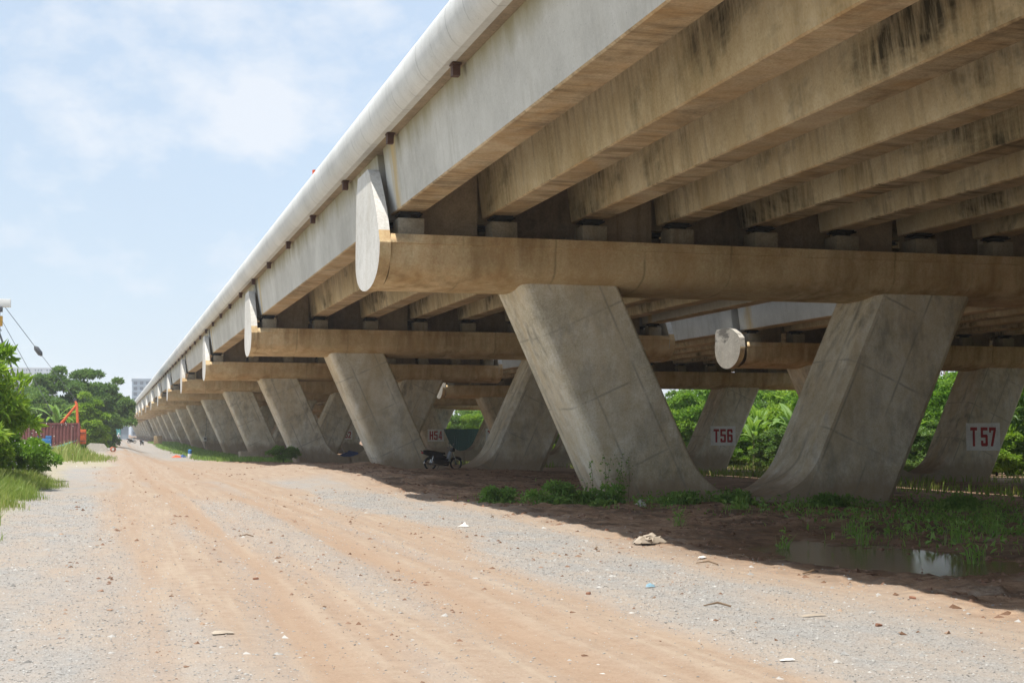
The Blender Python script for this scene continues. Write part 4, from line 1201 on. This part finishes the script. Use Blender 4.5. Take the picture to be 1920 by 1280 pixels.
# ------------------------------------------------------------------ motorbike
M['blackp'] = plain('black_gloss_plastic', (0.012, 0.013, 0.016), 0.22, 0.6, var=0.05)
M['tyre'] = plain('tyre_rubber', (0.015, 0.015, 0.015), 0.85, 0.2)
M['chrome'] = plain('scratched_chrome', (0.55, 0.55, 0.56), 0.25, 0.5, 0.9, var=0.05)
M['silver'] = plain('pale_blue_fairing', (0.42, 0.48, 0.54), 0.3, 0.5, var=0.05)
M['lens'] = plain('red_lens', (0.35, 0.01, 0.01), 0.25, 0.5)
M['glassy'] = plain('clear_lens', (0.6, 0.62, 0.64), 0.12, 0.6, var=0.05)
def make_bike(name, fair):
    r = empty(name)
    for x in (-.60, .62):
        b = MB()
        rows = []
        for k in range(28):
            a = 2 * math.pi * k / 28
            rows.append([(x + (0.255 + .038 * math.cos(q)) * math.cos(a), .038 * math.sin(q), .293 + (0.255 + .038 * math.cos(q)) * math.sin(a)) for q in [2 * math.pi * j / 8 for j in range(8)]])
        rows.append(rows[0]); b.grid(rows, closed=True)
        w = b.build('tyre', M['tyre'], r, weld=True)
        b = MB(); b.lathe([(.215, -.02), (.228, -.02), (.228, .02), (.215, .02), (.215, -.02)], 28, axis='Y', c=(x, 0, .293)); b.build('rim', M['dark_steel'], w)
        b = MB(); b.lathe([(0, -.07), (.05, -.07), (.06, 0), (.05, .07), (0, .07)], 12, axis='Y', c=(x, 0, .293))
        for k in range(12):
            a = 2 * math.pi * k / 12
            b.tube([(x, .03 * (-1) ** k, .293), (x + .22 * math.cos(a), 0, .293 + .22 * math.sin(a))], .004, 3, caps=False)
        tag(b.build('spokes', M['dark_steel'], w), None, None, None, 'stuff')
        b = MB(); rows = []
        a0, a1 = (R(35), R(165)) if x < 0 else (R(30), R(150))
        for k in range(13):
            a = a0 + (a1 - a0) * k / 12
            rows.append([(x + q * math.cos(a), y, .293 + q * math.sin(a)) for q, y in ((.30, -.065), (.325, -.05), (.335, 0), (.325, .05), (.30, .065))])
        b.grid(rows); b.build('fender', M['blackp'], r)
    # body side panels and tail
    b = MB(); b.prism([(-.98, .76), (-.6, .60), (-.25, .50), (.10, .46), (.14, .62), (-.1, .74), (-.95, .86)], -.13, .13); b.build('tail_panel', M['blackp'], r)
    b = MB(); rows = []
    for x, z, w in ((-.95, .86, .07), (-.75, .87, .12), (-.4, .83, .14), (-.1, .77, .13), (.08, .76, .09)):
        rows.append([(x, -w, z - .05), (x, -w, z + .01), (x, -w * .6, z + .045), (x, 0, z + .055), (x, w * .6, z + .045), (x, w, z + .01), (x, w, z - .05)])
    b.grid(rows); b.face(rows[0]); b.face(rows[-1]); b.build('seat', M['blackp'], r)
    b = MB(); b.tube([(-.98, -.11, .84), (-1.06, -.09, .9), (-1.06, .09, .9), (-.98, .11, .84)], .014, 6); b.build('grab_rail', M['chrome'], r)
    b = MB(); b.box((-1.0, 0, .80), (.07, .16, .07), bev=.015); b.build('tail_light', M['lens'], r)
    b = MB(); b.prism([(-.32, .22), (.22, .20), (.30, .36), (.22, .52), (-.15, .62), (-.40, .60), (-.46, .42)], -.13, .13); b.build('engine', M['blackp'], r)
    b = MB(); b.tube([(.12, -.14, .28), (-.2, -.15, .24), (-.35, -.16, .27), (-.95, -.17, .36)], [.018, .02, .042, .045], 8); b.build('exhaust', M['chrome'], r)
    b = MB(); b.tube([(-.60, -.10, .29), (-.1, -.1, .33)], .02, 6); b.tube([(-.60, .10, .29), (-.1, .1, .33)], .02, 6); b.build('swing_arm', M['dark_steel'], r)
    for sy in (-.11, .11):
        b = MB(); b.tube([(-.58, sy, .31), (-.50, sy, .66)], [.028, .028], 8); b.build('shock', M['chrome'], r)
        b = MB(); b.tube([(.62, sy * .75, .293), (.47, sy * .75, .78)], [.026, .022], 8); b.build('fork', M['chrome'], r)
    # leg shield
    b = MB(); rows = []
    for x, z, w in ((.24, .34, .10), (.30, .46, .17), (.33, .60, .19), (.36, .74, .16), (.40, .86, .10)):
        rows.append([(x - .10, -w, z), (x, -w * .7, z), (x + .04, 0, z), (x, w * .7, z), (x - .10, w, z)])
    b.grid(rows); b.build('leg_shield', M[fair], r)
    b = MB(); b.prism([(.02, .52), (.26, .38), (.34, .62), (.36, .78), (.2, .62)], -.10, .10); b.build('front_fairing', M[fair], r)
    b = MB(); b.box((.44, 0, .93), (.2, .24, .18), bev=.05); b.build('handlebar_cowl', M['blackp'], r)
    b = MB(); b.lathe([(0, .57), (.07, .555), (.085, .52), (.085, .50)], 14, axis='X', c=(0, 0, .92)); b.build('headlight', M['glassy'], r)
    for sy in (-1, 1):
        b = MB(); b.tube([(.40, sy * .08, .97), (.36, sy * .22, 1.01), (.30, sy * .34, .99)], [.014, .014, .02], 8); b.build('handlebar', M['dark_steel'], r)
        b = MB(); b.tube([(.36, sy * .24, 1.0), (.38, sy * .30, 1.17)], .007, 5); b.box((.37, sy * .33, 1.2), (.03, .12, .08), bev=.012); b.build('mirror', M['blackp'], r)
    b = MB(); b.tube([(-.12, .12, .28), (-.18, .28, .02)], .012, 6); b.build('kick_stand', M['dark_steel'], r)
    return r
bike = make_bike('motorbike', 'silver')
bike.location = (14.7, 64.6, gz(14.7, 64.6) - .01); bike.rotation_euler = (R(4), 0, R(4))
tag(bike, 'black underbone motorbike with pale blue fairing parked between the pier legs', 'motorbike', None)
for i, (x, y, a, lab) in enumerate([(5.6, 262, 1.2, 'dark parked motorbike at the right edge of the far track'), (4.2, 285, .4, 'most distant parked motorbike, beside the far rider')]):
    o = copy_tree(bike); o.location = (x, y, gz(x, y)); o.rotation_euler = (0, 0, a); o['label'] = lab; o['group'] = 'far parked motorbikes'

# far rider on a scooter, riding towards the camera
RX, RY = 1.75, 280.0
rb = copy_tree(bike); rb.location = (RX, RY, gz(RX, RY)); rb.rotation_euler = (0, 0, R(-92)); rb['label'] = 'motorbike ridden by the distant person on the track'
M['shirt'] = plain('pale_shirt', (0.62, 0.55, 0.52), 0.8, 0.2)
M['trousers'] = plain('dark_trousers', (0.03, 0.03, 0.045), 0.8, 0.2)
M['skin'] = plain('skin', (0.36, 0.20, 0.13), 0.6, 0.3)
def skinned(name, verts, edges, rad, mat, parent):
    me = bpy.data.meshes.new(name); me.from_pydata(verts, edges, [])
    o = link(name, me, parent)
    o.modifiers.new('skin', 'SKIN'); sk = me.skin_vertices[0].data if me.skin_vertices else None
    if sk is None:
        bm = bmesh.new(); bm.from_mesh(me); bm.verts.layers.skin.verify(); bm.to_mesh(me); bm.free(); sk = me.skin_vertices[0].data
    for i, q in enumerate(rad): sk[i].radius = (q, q)
    sk[0].use_root = True
    s_ = o.modifiers.new('sub', 'SUBSURF'); s_.levels = 1; s_.render_levels = 1
    me.materials.append(mat)
    return o
r = empty('person', (RX, RY, gz(RX, RY)), R(-92))
vv = [(-.25, 0, .92), (-.22, 0, 1.15), (-.16, 0, 1.40), (-.14, 0, 1.50), (-.12, 0, 1.62),
      (-.17, .20, 1.36), (.05, .26, 1.12), (.30, .30, 1.02), (-.17, -.20, 1.36), (.05, -.26, 1.12), (.30, -.30, 1.02),
      (-.2, .11, .88), (.2, .16, .80), (.12, .15, .38), (.26, .15, .33), (-.2, -.11, .88), (.2, -.16, .80), (.12, -.15, .38), (.26, -.15, .33)]
ee = [(0, 1), (1, 2), (2, 3), (3, 4), (2, 5), (5, 6), (6, 7), (2, 8), (8, 9), (9, 10), (0, 11), (11, 12), (12, 13), (13, 14), (0, 15), (15, 16), (16, 17), (17, 18)]
rd = [.15, .15, .14, .06, .09, .075, .055, .04, .075, .055, .04, .10, .085, .06, .05, .10, .085, .06, .05]
skinned('body', vv, ee, rd, M['shirt'], r)
b = MB(); b.lathe([(0, .16), (.07, .145), (.12, .09), (.135, 0), (.13, -.06), (.10, -.08)], 14, c=(-.11, 0, 1.66)); b.build('helmet', M['white_metal'], r)
b = MB()
for sy in (-.15, .15): b.tube([(-.2, sy * .75, .90), (.2, sy * 1.08, .81), (.13, sy, .42)], [.125, .10, .075], 8)
b.build('trousers', M['trousers'], r)
tag(r, 'distant rider in pale shirt and white helmet on the track', 'person')

# ------------------------------------------------------------------ odds and ends around the piers
b = MB(); b.box((0, 0, .45), (2.5, 2.0, .95), bev=.09)
o = b.build('footing_block', M['block'], None, loc=(12.6, 132.6, gz(12.6, 132.6) - .1)); tag(o, 'worn brown concrete block at the foot of the fourth pier', 'block')
b = MB(); b.box((0, 0, .8), (1.4, 1.0, 1.9), bev=.06)
o = b.build('brown_cabinet', plain('tan_board', (0.34, 0.25, 0.14), .8, .2), None, loc=(8.3, 262, gz(8.3, 262) - .1)); tag(o, 'tan box standing by the far piers', 'box')
r = empty('meter_box', (12.55, Y1 + 5 * SPAN - 1.36, .62))
b = MB(); b.box((0, 0, .3), (.48, .2, .6), bev=.02); b.build('housing', M['white_metal'], r)
b = MB(); b.box((0, -.105, .36), (.3, .012, .22)); b.build('window', M['dark_steel'], r)
b = MB(); b.tube([(0, -.02, .6), (.15, -.0, 1.6), (.12, 0, 3.2)], .025, 5); b.build('cable', M['cable'], r)
b = MB(); b.tube([(0, -.02, 0), (.02, -.02, -1.8)], .03, 5); b.build('conduit', M['cable'], r)
tag(r, 'small white electric meter box fixed to a far pier leg', 'meter box')
r = empty('water_cooler', (7.55, 143.0, gz(7.55, 143)))
b = MB(); b.lathe([(0, 0), (.20, 0), (.22, .05), (.21, .40), (.2, .43), (0, .43)], 16); b.build('stand', M['white_metal'], r)
b = MB(); b.lathe([(0, .43), (.12, .44), (.19, .52), (.19, .78), (.1, .86), (0, .87)], 16); b.build('bottle', M['blue'], r)
tag(r, 'blue and white water container on the ground by the far piers', 'water container')

def crumple(name, loc, w, d, h, mat, seed, label, cat, n=7, rz=0):
    rr = random.Random(seed); b = MB(); rows = []
    for i in range(n):
        row = []
        for j in range(n):
            e = min(i, j, n - 1 - i, n - 1 - j) / (n / 2)
            row.append((w * ((i / (n - 1)) - .5) + rr.uniform(-.1, .1) * w, d * ((j / (n - 1)) - .5) + rr.uniform(-.1, .1) * d, .008 + h * (e * .8 + rr.uniform(0, .55)) * (1 if e > 0 else .35)))
        rows.append(row)
    b.grid(rows, sm=False)
    o = b.build(name, mat, None, loc=(loc[0], loc[1], gz(loc[0], loc[1])), rot=(0, 0, rz)); tag(o, label, cat)
    return o
M['blue_cloth'] = plain('blue_tarp', (0.03, 0.08, 0.30), .6, .3)
M['orange_cloth'] = plain('orange_cloth', (0.65, 0.10, 0.03), .7, .3)
M['paper'] = plain('white_plastic', (0.72, 0.70, 0.66), .5, .4, var=.08)
M['cement'] = plain('cement_bag_paper', (0.40, 0.34, 0.27), .8, .2)
M['blue_plastic'] = plain('light_blue_plastic', (0.22, 0.36, 0.44), .35, .5)
crumple('cloth_heap', (6.6, 150), .9, .6, .22, M['orange_cloth'], 1, 'heap of orange and red cloth on the verge of the far piers', 'cloth')
crumple('cloth_heap', (7.3, 151.0), .6, .5, .3, M['blue_cloth'], 2, 'blue cloth heap next to the orange one by far piers', 'cloth')
crumple('tarpaulin_heap', (22.3, 138), 3.0, 2.0, .9, M['blue_cloth'], 3, 'dark blue tarpaulin heap seen through the gap under the third pier', 'tarpaulin')
crumple('cloth_heap', (24.2, 137), 1.0, 1.0, 1.0, M['orange_cloth'], 4, 'bright orange bundle next to the dark blue tarpaulin heap', 'cloth')
crumple('cement_bag', (8.1, 21.1), .55, .3, .15, M['cement'], 5, 'crumpled pale brown cement bag lying at the shadow edge', 'bag', 10, rz=.5)
crumple('plastic_scrap', (5.75, 15.0), .11, .06, .04, M['blue_plastic'], 6, 'small light blue plastic scrap on the gravel', 'litter', 5)
crumple('paper_scrap', (4.95, 10.05), .11, .06, .02, M['paper'], 7, 'flat white paper scrap near the bottom right of the track', 'litter', 5)
crumple('paper_scrap', (6.35, 12.35), .3, .05, .02, M['cement'], 8, 'long pale strip of litter on the right-hand gravel', 'litter', 5, .2)
crumple('paper_scrap', (.95, 12.6), .18, .1, .03, M['cement'], 9, 'torn buff paper scrap in the left centre of the track', 'litter', 5)
crumple('paper_scrap', (12.4, 33.0), .30, .2, .22, M['paper'], 10, 'white plastic scrap among the weeds at the pier foot', 'litter', 5)
crumple('paper_scrap', (6.2, 25.5), .2, .12, .08, M['paper'], 11, 'white rag on the sunlit side of the shadow edge', 'litter', 5)
crumple('paper_scrap', (7.9, 18.6), .13, .08, .04, M['paper'], 12, 'small white scrap right of the cement bag', 'litter', 5, .7)

M['stick'] = plain('dry_wood', (0.20, 0.14, 0.09), .9, .2)
M['brickbit'] = plain('red_brick', (0.28, 0.14, 0.09), .85, .2)
rs = random.Random(12)
for i, (x, y) in enumerate([(7.6, 17.4), (8.2, 16.2), (6.9, 20.2), (5.9, 13.2), (8.6, 18.6), (9.2, 14.6), (7.4, 28.0), (2.3, 24.0)]):
    b = MB(); L = rs.uniform(.18, .5); a = rs.uniform(0, 3); z = gz(x, y) + .015
    b.tube([(x, y, z), (x + L * .5 * math.cos(a), y + L * .5 * math.sin(a), z + .03), (x + L * math.cos(a + .2), y + L * math.sin(a + .2), z)], [.010, .012, .006], 5)
    tag(b.build('stick', M['stick']), 'short dry stick lying on the ground near the shadow edge', 'stick', 'sticks on the track')
for i, (x, y) in enumerate([(4.9, 14.6), (7.9, 13.2), (6.6, 11.6), (8.4, 24.0), (9.0, 21.9), (1.7, 17.4)]):
    b = MB(); b.box((0, 0, .010), (rs.uniform(.05, .09), rs.uniform(.03, .05), .03), bev=.008)
    o = b.build('brick_fragment', M['brickbit'], None, loc=(x, y, gz(x, y)), rot=(rs.uniform(-.2, .2), rs.uniform(-.2, .2), rs.uniform(0, 3)))
    tag(o, 'broken reddish brick fragment lying on the gravel', 'brick', 'brick fragments on the track')
# pole standing on the deck
b = MB(); b.tube([(6.70, 49.4, 9.24), (6.66, 49.4, 10.75)], .06, 8)
b.box((6.70, 49.4, 9.27), (.22, .22, .06)); o = b.build('orange_pole', M['orange_cloth']); tag(o, 'short orange pole sticking up above the parapet', 'pole')
# green sheet fence deep under the viaducts
M['green_sheet'] = plain('dark_green_sheet', (0.018, 0.085, 0.07), .6, .3, var=.15)
r = empty('sheet_fence', (46.2, 192, gz(46.2, 192)), R(-4))
for i in range(7):
    b = MB(); x0 = -6.3 + i * 1.8; rows = [[], []]
    for k in range(19):
        x = x0 + 1.78 * k / 18; y = .03 * math.sin(k * math.pi / 1.5)
        rows[0].append((x, y, .05)); rows[1].append((x, y, 3.9 - .02 * (i % 2)))
    b.grid(rows); b.build('sheet', M['green_sheet'], r)
for i in range(8):
    b = MB(); b.box((-6.3 + i * 1.8, .09, 1.95), (.08, .08, 4.0)); b.build('post', M['dark_steel'], r)
tag(r, 'dark green sheet metal fence behind the pier numbered 54', 'fence')
# power pole
r = empty('power_pole', (92, 146, -1.0))
b = MB(); b.tube([(0, 0, 0), (0, 0, 10.6)], [.2, .12], 10); b.build('shaft', M['plinth'], r)
for z in (9.4, 10.2):
    b = MB(); b.box((0, 0, z), (2.2, .1, .1)); a_ = b.build('cross_arm', M['dark_steel'], r)
    for x in (-1, -.4, .4, 1):
        b = MB(); b.lathe([(0, 0), (.06, .02), (.09, .08), (.05, .14), (.08, .2), (0, .28)], 8, c=(x, 0, z + .05)); b.build('insulator', M['rust'], a_)
tag(r, 'power pole with two cross arms above the thicket on the right', 'power pole')

# ------------------------------------------------------------------ far buildings
M['bwall'] = plain('white_apartment_wall', (0.42, 0.43, 0.45), .8, .2, var=.05, scale=.1)
M['bglass'] = plain('dark_window_glass', (0.06, 0.08, 0.11), .2, .5)
M['bblue'] = plain('blue_building_wall', (0.30, 0.37, 0.44), .7, .3, var=.08, scale=.1)
M['teal'] = plain('teal_sheet', (0.08, 0.34, 0.33), .6, .3)
def block(name, c, w, d, h, mat, nf, nw, label, wing=None):
    r = empty(name, c)
    b = MB(); b.box((0, 0, h / 2), (w, d, h)); b.build('wall', mat, r)
    b = MB(); b.box((0, 0, h + .5), (w + .8, d + .8, 1.0)); b.build('roof', mat, r)
    if wing:
        b = MB(); b.box((wing[0], -d / 2 - 4, wing[2] / 2), (wing[1], 10, wing[2])); b.build('wing', mat, r)
    fw, fh = w / nw, h / nf
    b = MB()
    for i in range(nf):
        for j in range(nw):
            if j % 4 == 3: continue
            x = -w / 2 + fw * (j + .5); z = fh * (i + .5)
            b.box((x, -d / 2 + .05, z), (fw * .55, .5, fh * .55))
            if wing and abs(x - wing[0]) < wing[1] / 2 - 1 and z < wing[2] - 2: b.box((x, -d / 2 - 9.0, z), (fw * .5, .4, fh * .5))
    tag(b.build('windows', M['bglass'], r), None, None, None, 'stuff')
    for i in range(1, nf):
        b = MB(); b.box((0, -d / 2 - .15, fh * i), (w, .5, .35)); b.build('floor_band', mat, r)
    tag(r, label, 'building')
    return r
block('apartment_block', (-72, 1500, 0), 44, 16, 65, M['bwall'], 20, 16, 'pale hazy apartment block rising above the left trees', (10, 22, 59))
block('apartment_block', (31, 905, 0), 36, 16, 33.5, M['bblue'], 10, 10, 'hazy bluish building behind the tree next to the viaduct')
block('town_house', (1.8, 425, 0), 7, 8, 7.6, M['bblue'], 2, 4, 'small bluish house at the end of the track')
r = empty('sheet_fence', (-1.0, 400, gz(-1, 400)))
for i in range(5):
    b = MB(); x0 = -4 + i * 1.6; rows = [[], []]
    for k in range(17):
        rows[0].append((x0 + 1.58 * k / 16, .03 * math.sin(k * 2.1), 0)); rows[1].append((x0 + 1.58 * k / 16, .03 * math.sin(k * 2.1), 3.2))
    b.grid(rows); b.build('sheet', M['teal'], r)
tag(r, 'teal sheet metal fence at the far end of the track', 'fence')

# ------------------------------------------------------------------ loose stones and clods on the track (stuff)
def stones(name, P, S, rg, mat, tone, squash=0.6):
    base = np.array([(1, 0, 0), (-1, 0, 0), (0, 1, 0), (0, -1, 0), (0, 0, 1), (0, 0, -1)], float)
    fc = np.array([(0, 2, 4), (2, 1, 4), (1, 3, 4), (3, 0, 4), (2, 0, 5), (1, 2, 5), (3, 1, 5), (0, 3, 5)])
    n = len(P)
    J = 0.65 + 0.7 * rg.random((n, 6, 1))
    a = rg.random(n) * 6.283; ca, sa = np.cos(a)[:, None], np.sin(a)[:, None]
    B = base[None] * J + rg.normal(size=(n, 6, 3)) * .18
    X = B[:, :, 0] * ca - B[:, :, 1] * sa; Y = B[:, :, 0] * sa + B[:, :, 1] * ca
    V = np.stack([X * 1.2, Y, B[:, :, 2] * squash], 2) * S[:, None, None] + P[:, None, :]
    F = (fc[None] + (np.arange(n) * 6)[:, None, None]).reshape(-1, 3)
    return np_mesh(name, V.reshape(-1, 3), F, mat, np.repeat(tone, 6))
def tone_mat(name, lo, mid, hi):
    t = NT(name)
    return t.done(t.ramp(t.attr('tone'), [(0, lo), (.5, mid), (1, hi)]), .9, .2)
M['pebble'] = tone_mat('gravel_stone', (0.22, 0.21, 0.195), (0.34, 0.33, 0.31), (0.52, 0.505, 0.475))
M['clod'] = tone_mat('dirt_clod', (0.15, 0.085, 0.052), (0.25, 0.15, 0.10), (0.40, 0.29, 0.21))
rg = np.random.default_rng(99)
def d_grav(x, y):
    d, m, s_, w_ = zones(x, y)
    return np.clip(1.05 - d, 0.10, 1) * (1 - 0.8 * m) * (1 - .7 * s_) * np.clip(14 / y, 0, 1)
P = scatter(150000, -2.0, 9.5, 8.6, 42, d_grav, rg)
S = 0.004 + 0.009 * rg.random(len(P)) ** 4
S *= 1 + 0.02 * (P[:, 1] - 9)
o = link('gravel', stones('gravel', P + np.array([0, 0, .012]), S, rg, M['pebble'], rg.random(len(P))))
tag(o, 'loose grey gravel stones on the track', 'gravel', None, 'stuff')
P = scatter(5200, -2.0, 9.5, 8.6, 40, lambda x, y: d_grav(x, y) * .6, rg)
S = 0.012 + 0.028 * rg.random(len(P)) ** 4
o = link('loose_stones', stones('loose_stones', P + np.array([0, 0, .008]), S, rg, M['pebble'], .3 + .7 * rg.random(len(P))))
tag(o, 'scattered larger pale stones among the gravel', 'gravel', None, 'stuff')
def d_clod(x, y):
    return np.clip(.06 + sst(.5, .72, fbm(x * 2.2, y * .35, 111)), 0, 1) * np.clip(20 / y, .15, 1)
P = scatter(15000, -.8, 9.5, 9, 75, d_clod, rg)
S = 0.005 + 0.028 * rg.random(len(P)) ** 6
S *= 1 + 0.012 * (P[:, 1] - 9)
o = link('dirt_clods', stones('dirt_clods', P + np.array([0, 0, .012]), S, rg, M['clod'], rg.random(len(P)), .7))
tag(o, 'brown dirt clods scattered over the track', 'clods', None, 'stuff')
P = scatter(60000, 7.2, 22, 11, 62, lambda x, y: sst(7.5, 8.8, x) * (.12 + sst(.42, .62, fbm(x * .9, y * .9, 121))) * np.clip(26 / y, 0, 1), rg)
S = 0.012 + 0.07 * rg.random(len(P)) ** 5
o = link('mud_lumps', stones('mud_lumps', P, S, rg, M['clod'], rg.random(len(P)) * .7, .6))
tag(o, 'churned mud lumps under the near span', 'mud', None, 'stuff')

# ------------------------------------------------------------------ haze
b = MB(); b.box((0, 900, 34), (2400, 2300, 78))
t = NT('haze'); t.n.remove(t.bsdf)
pv = t.new('ShaderNodeVolumePrincipled')
pv.inputs['Color'].default_value = (0.86, 0.92, 1.0, 1)
pv.inputs['Density'].default_value = 0.0003
pv.inputs['Anisotropy'].default_value = 0.0
t.l.new(pv.outputs[0], t.out.inputs['Volume'])
o = b.build('haze', t.mat)
tag(o, 'pale daytime haze', 'haze', None, 'stuff')
scene.cycles.volume_bounces = 1
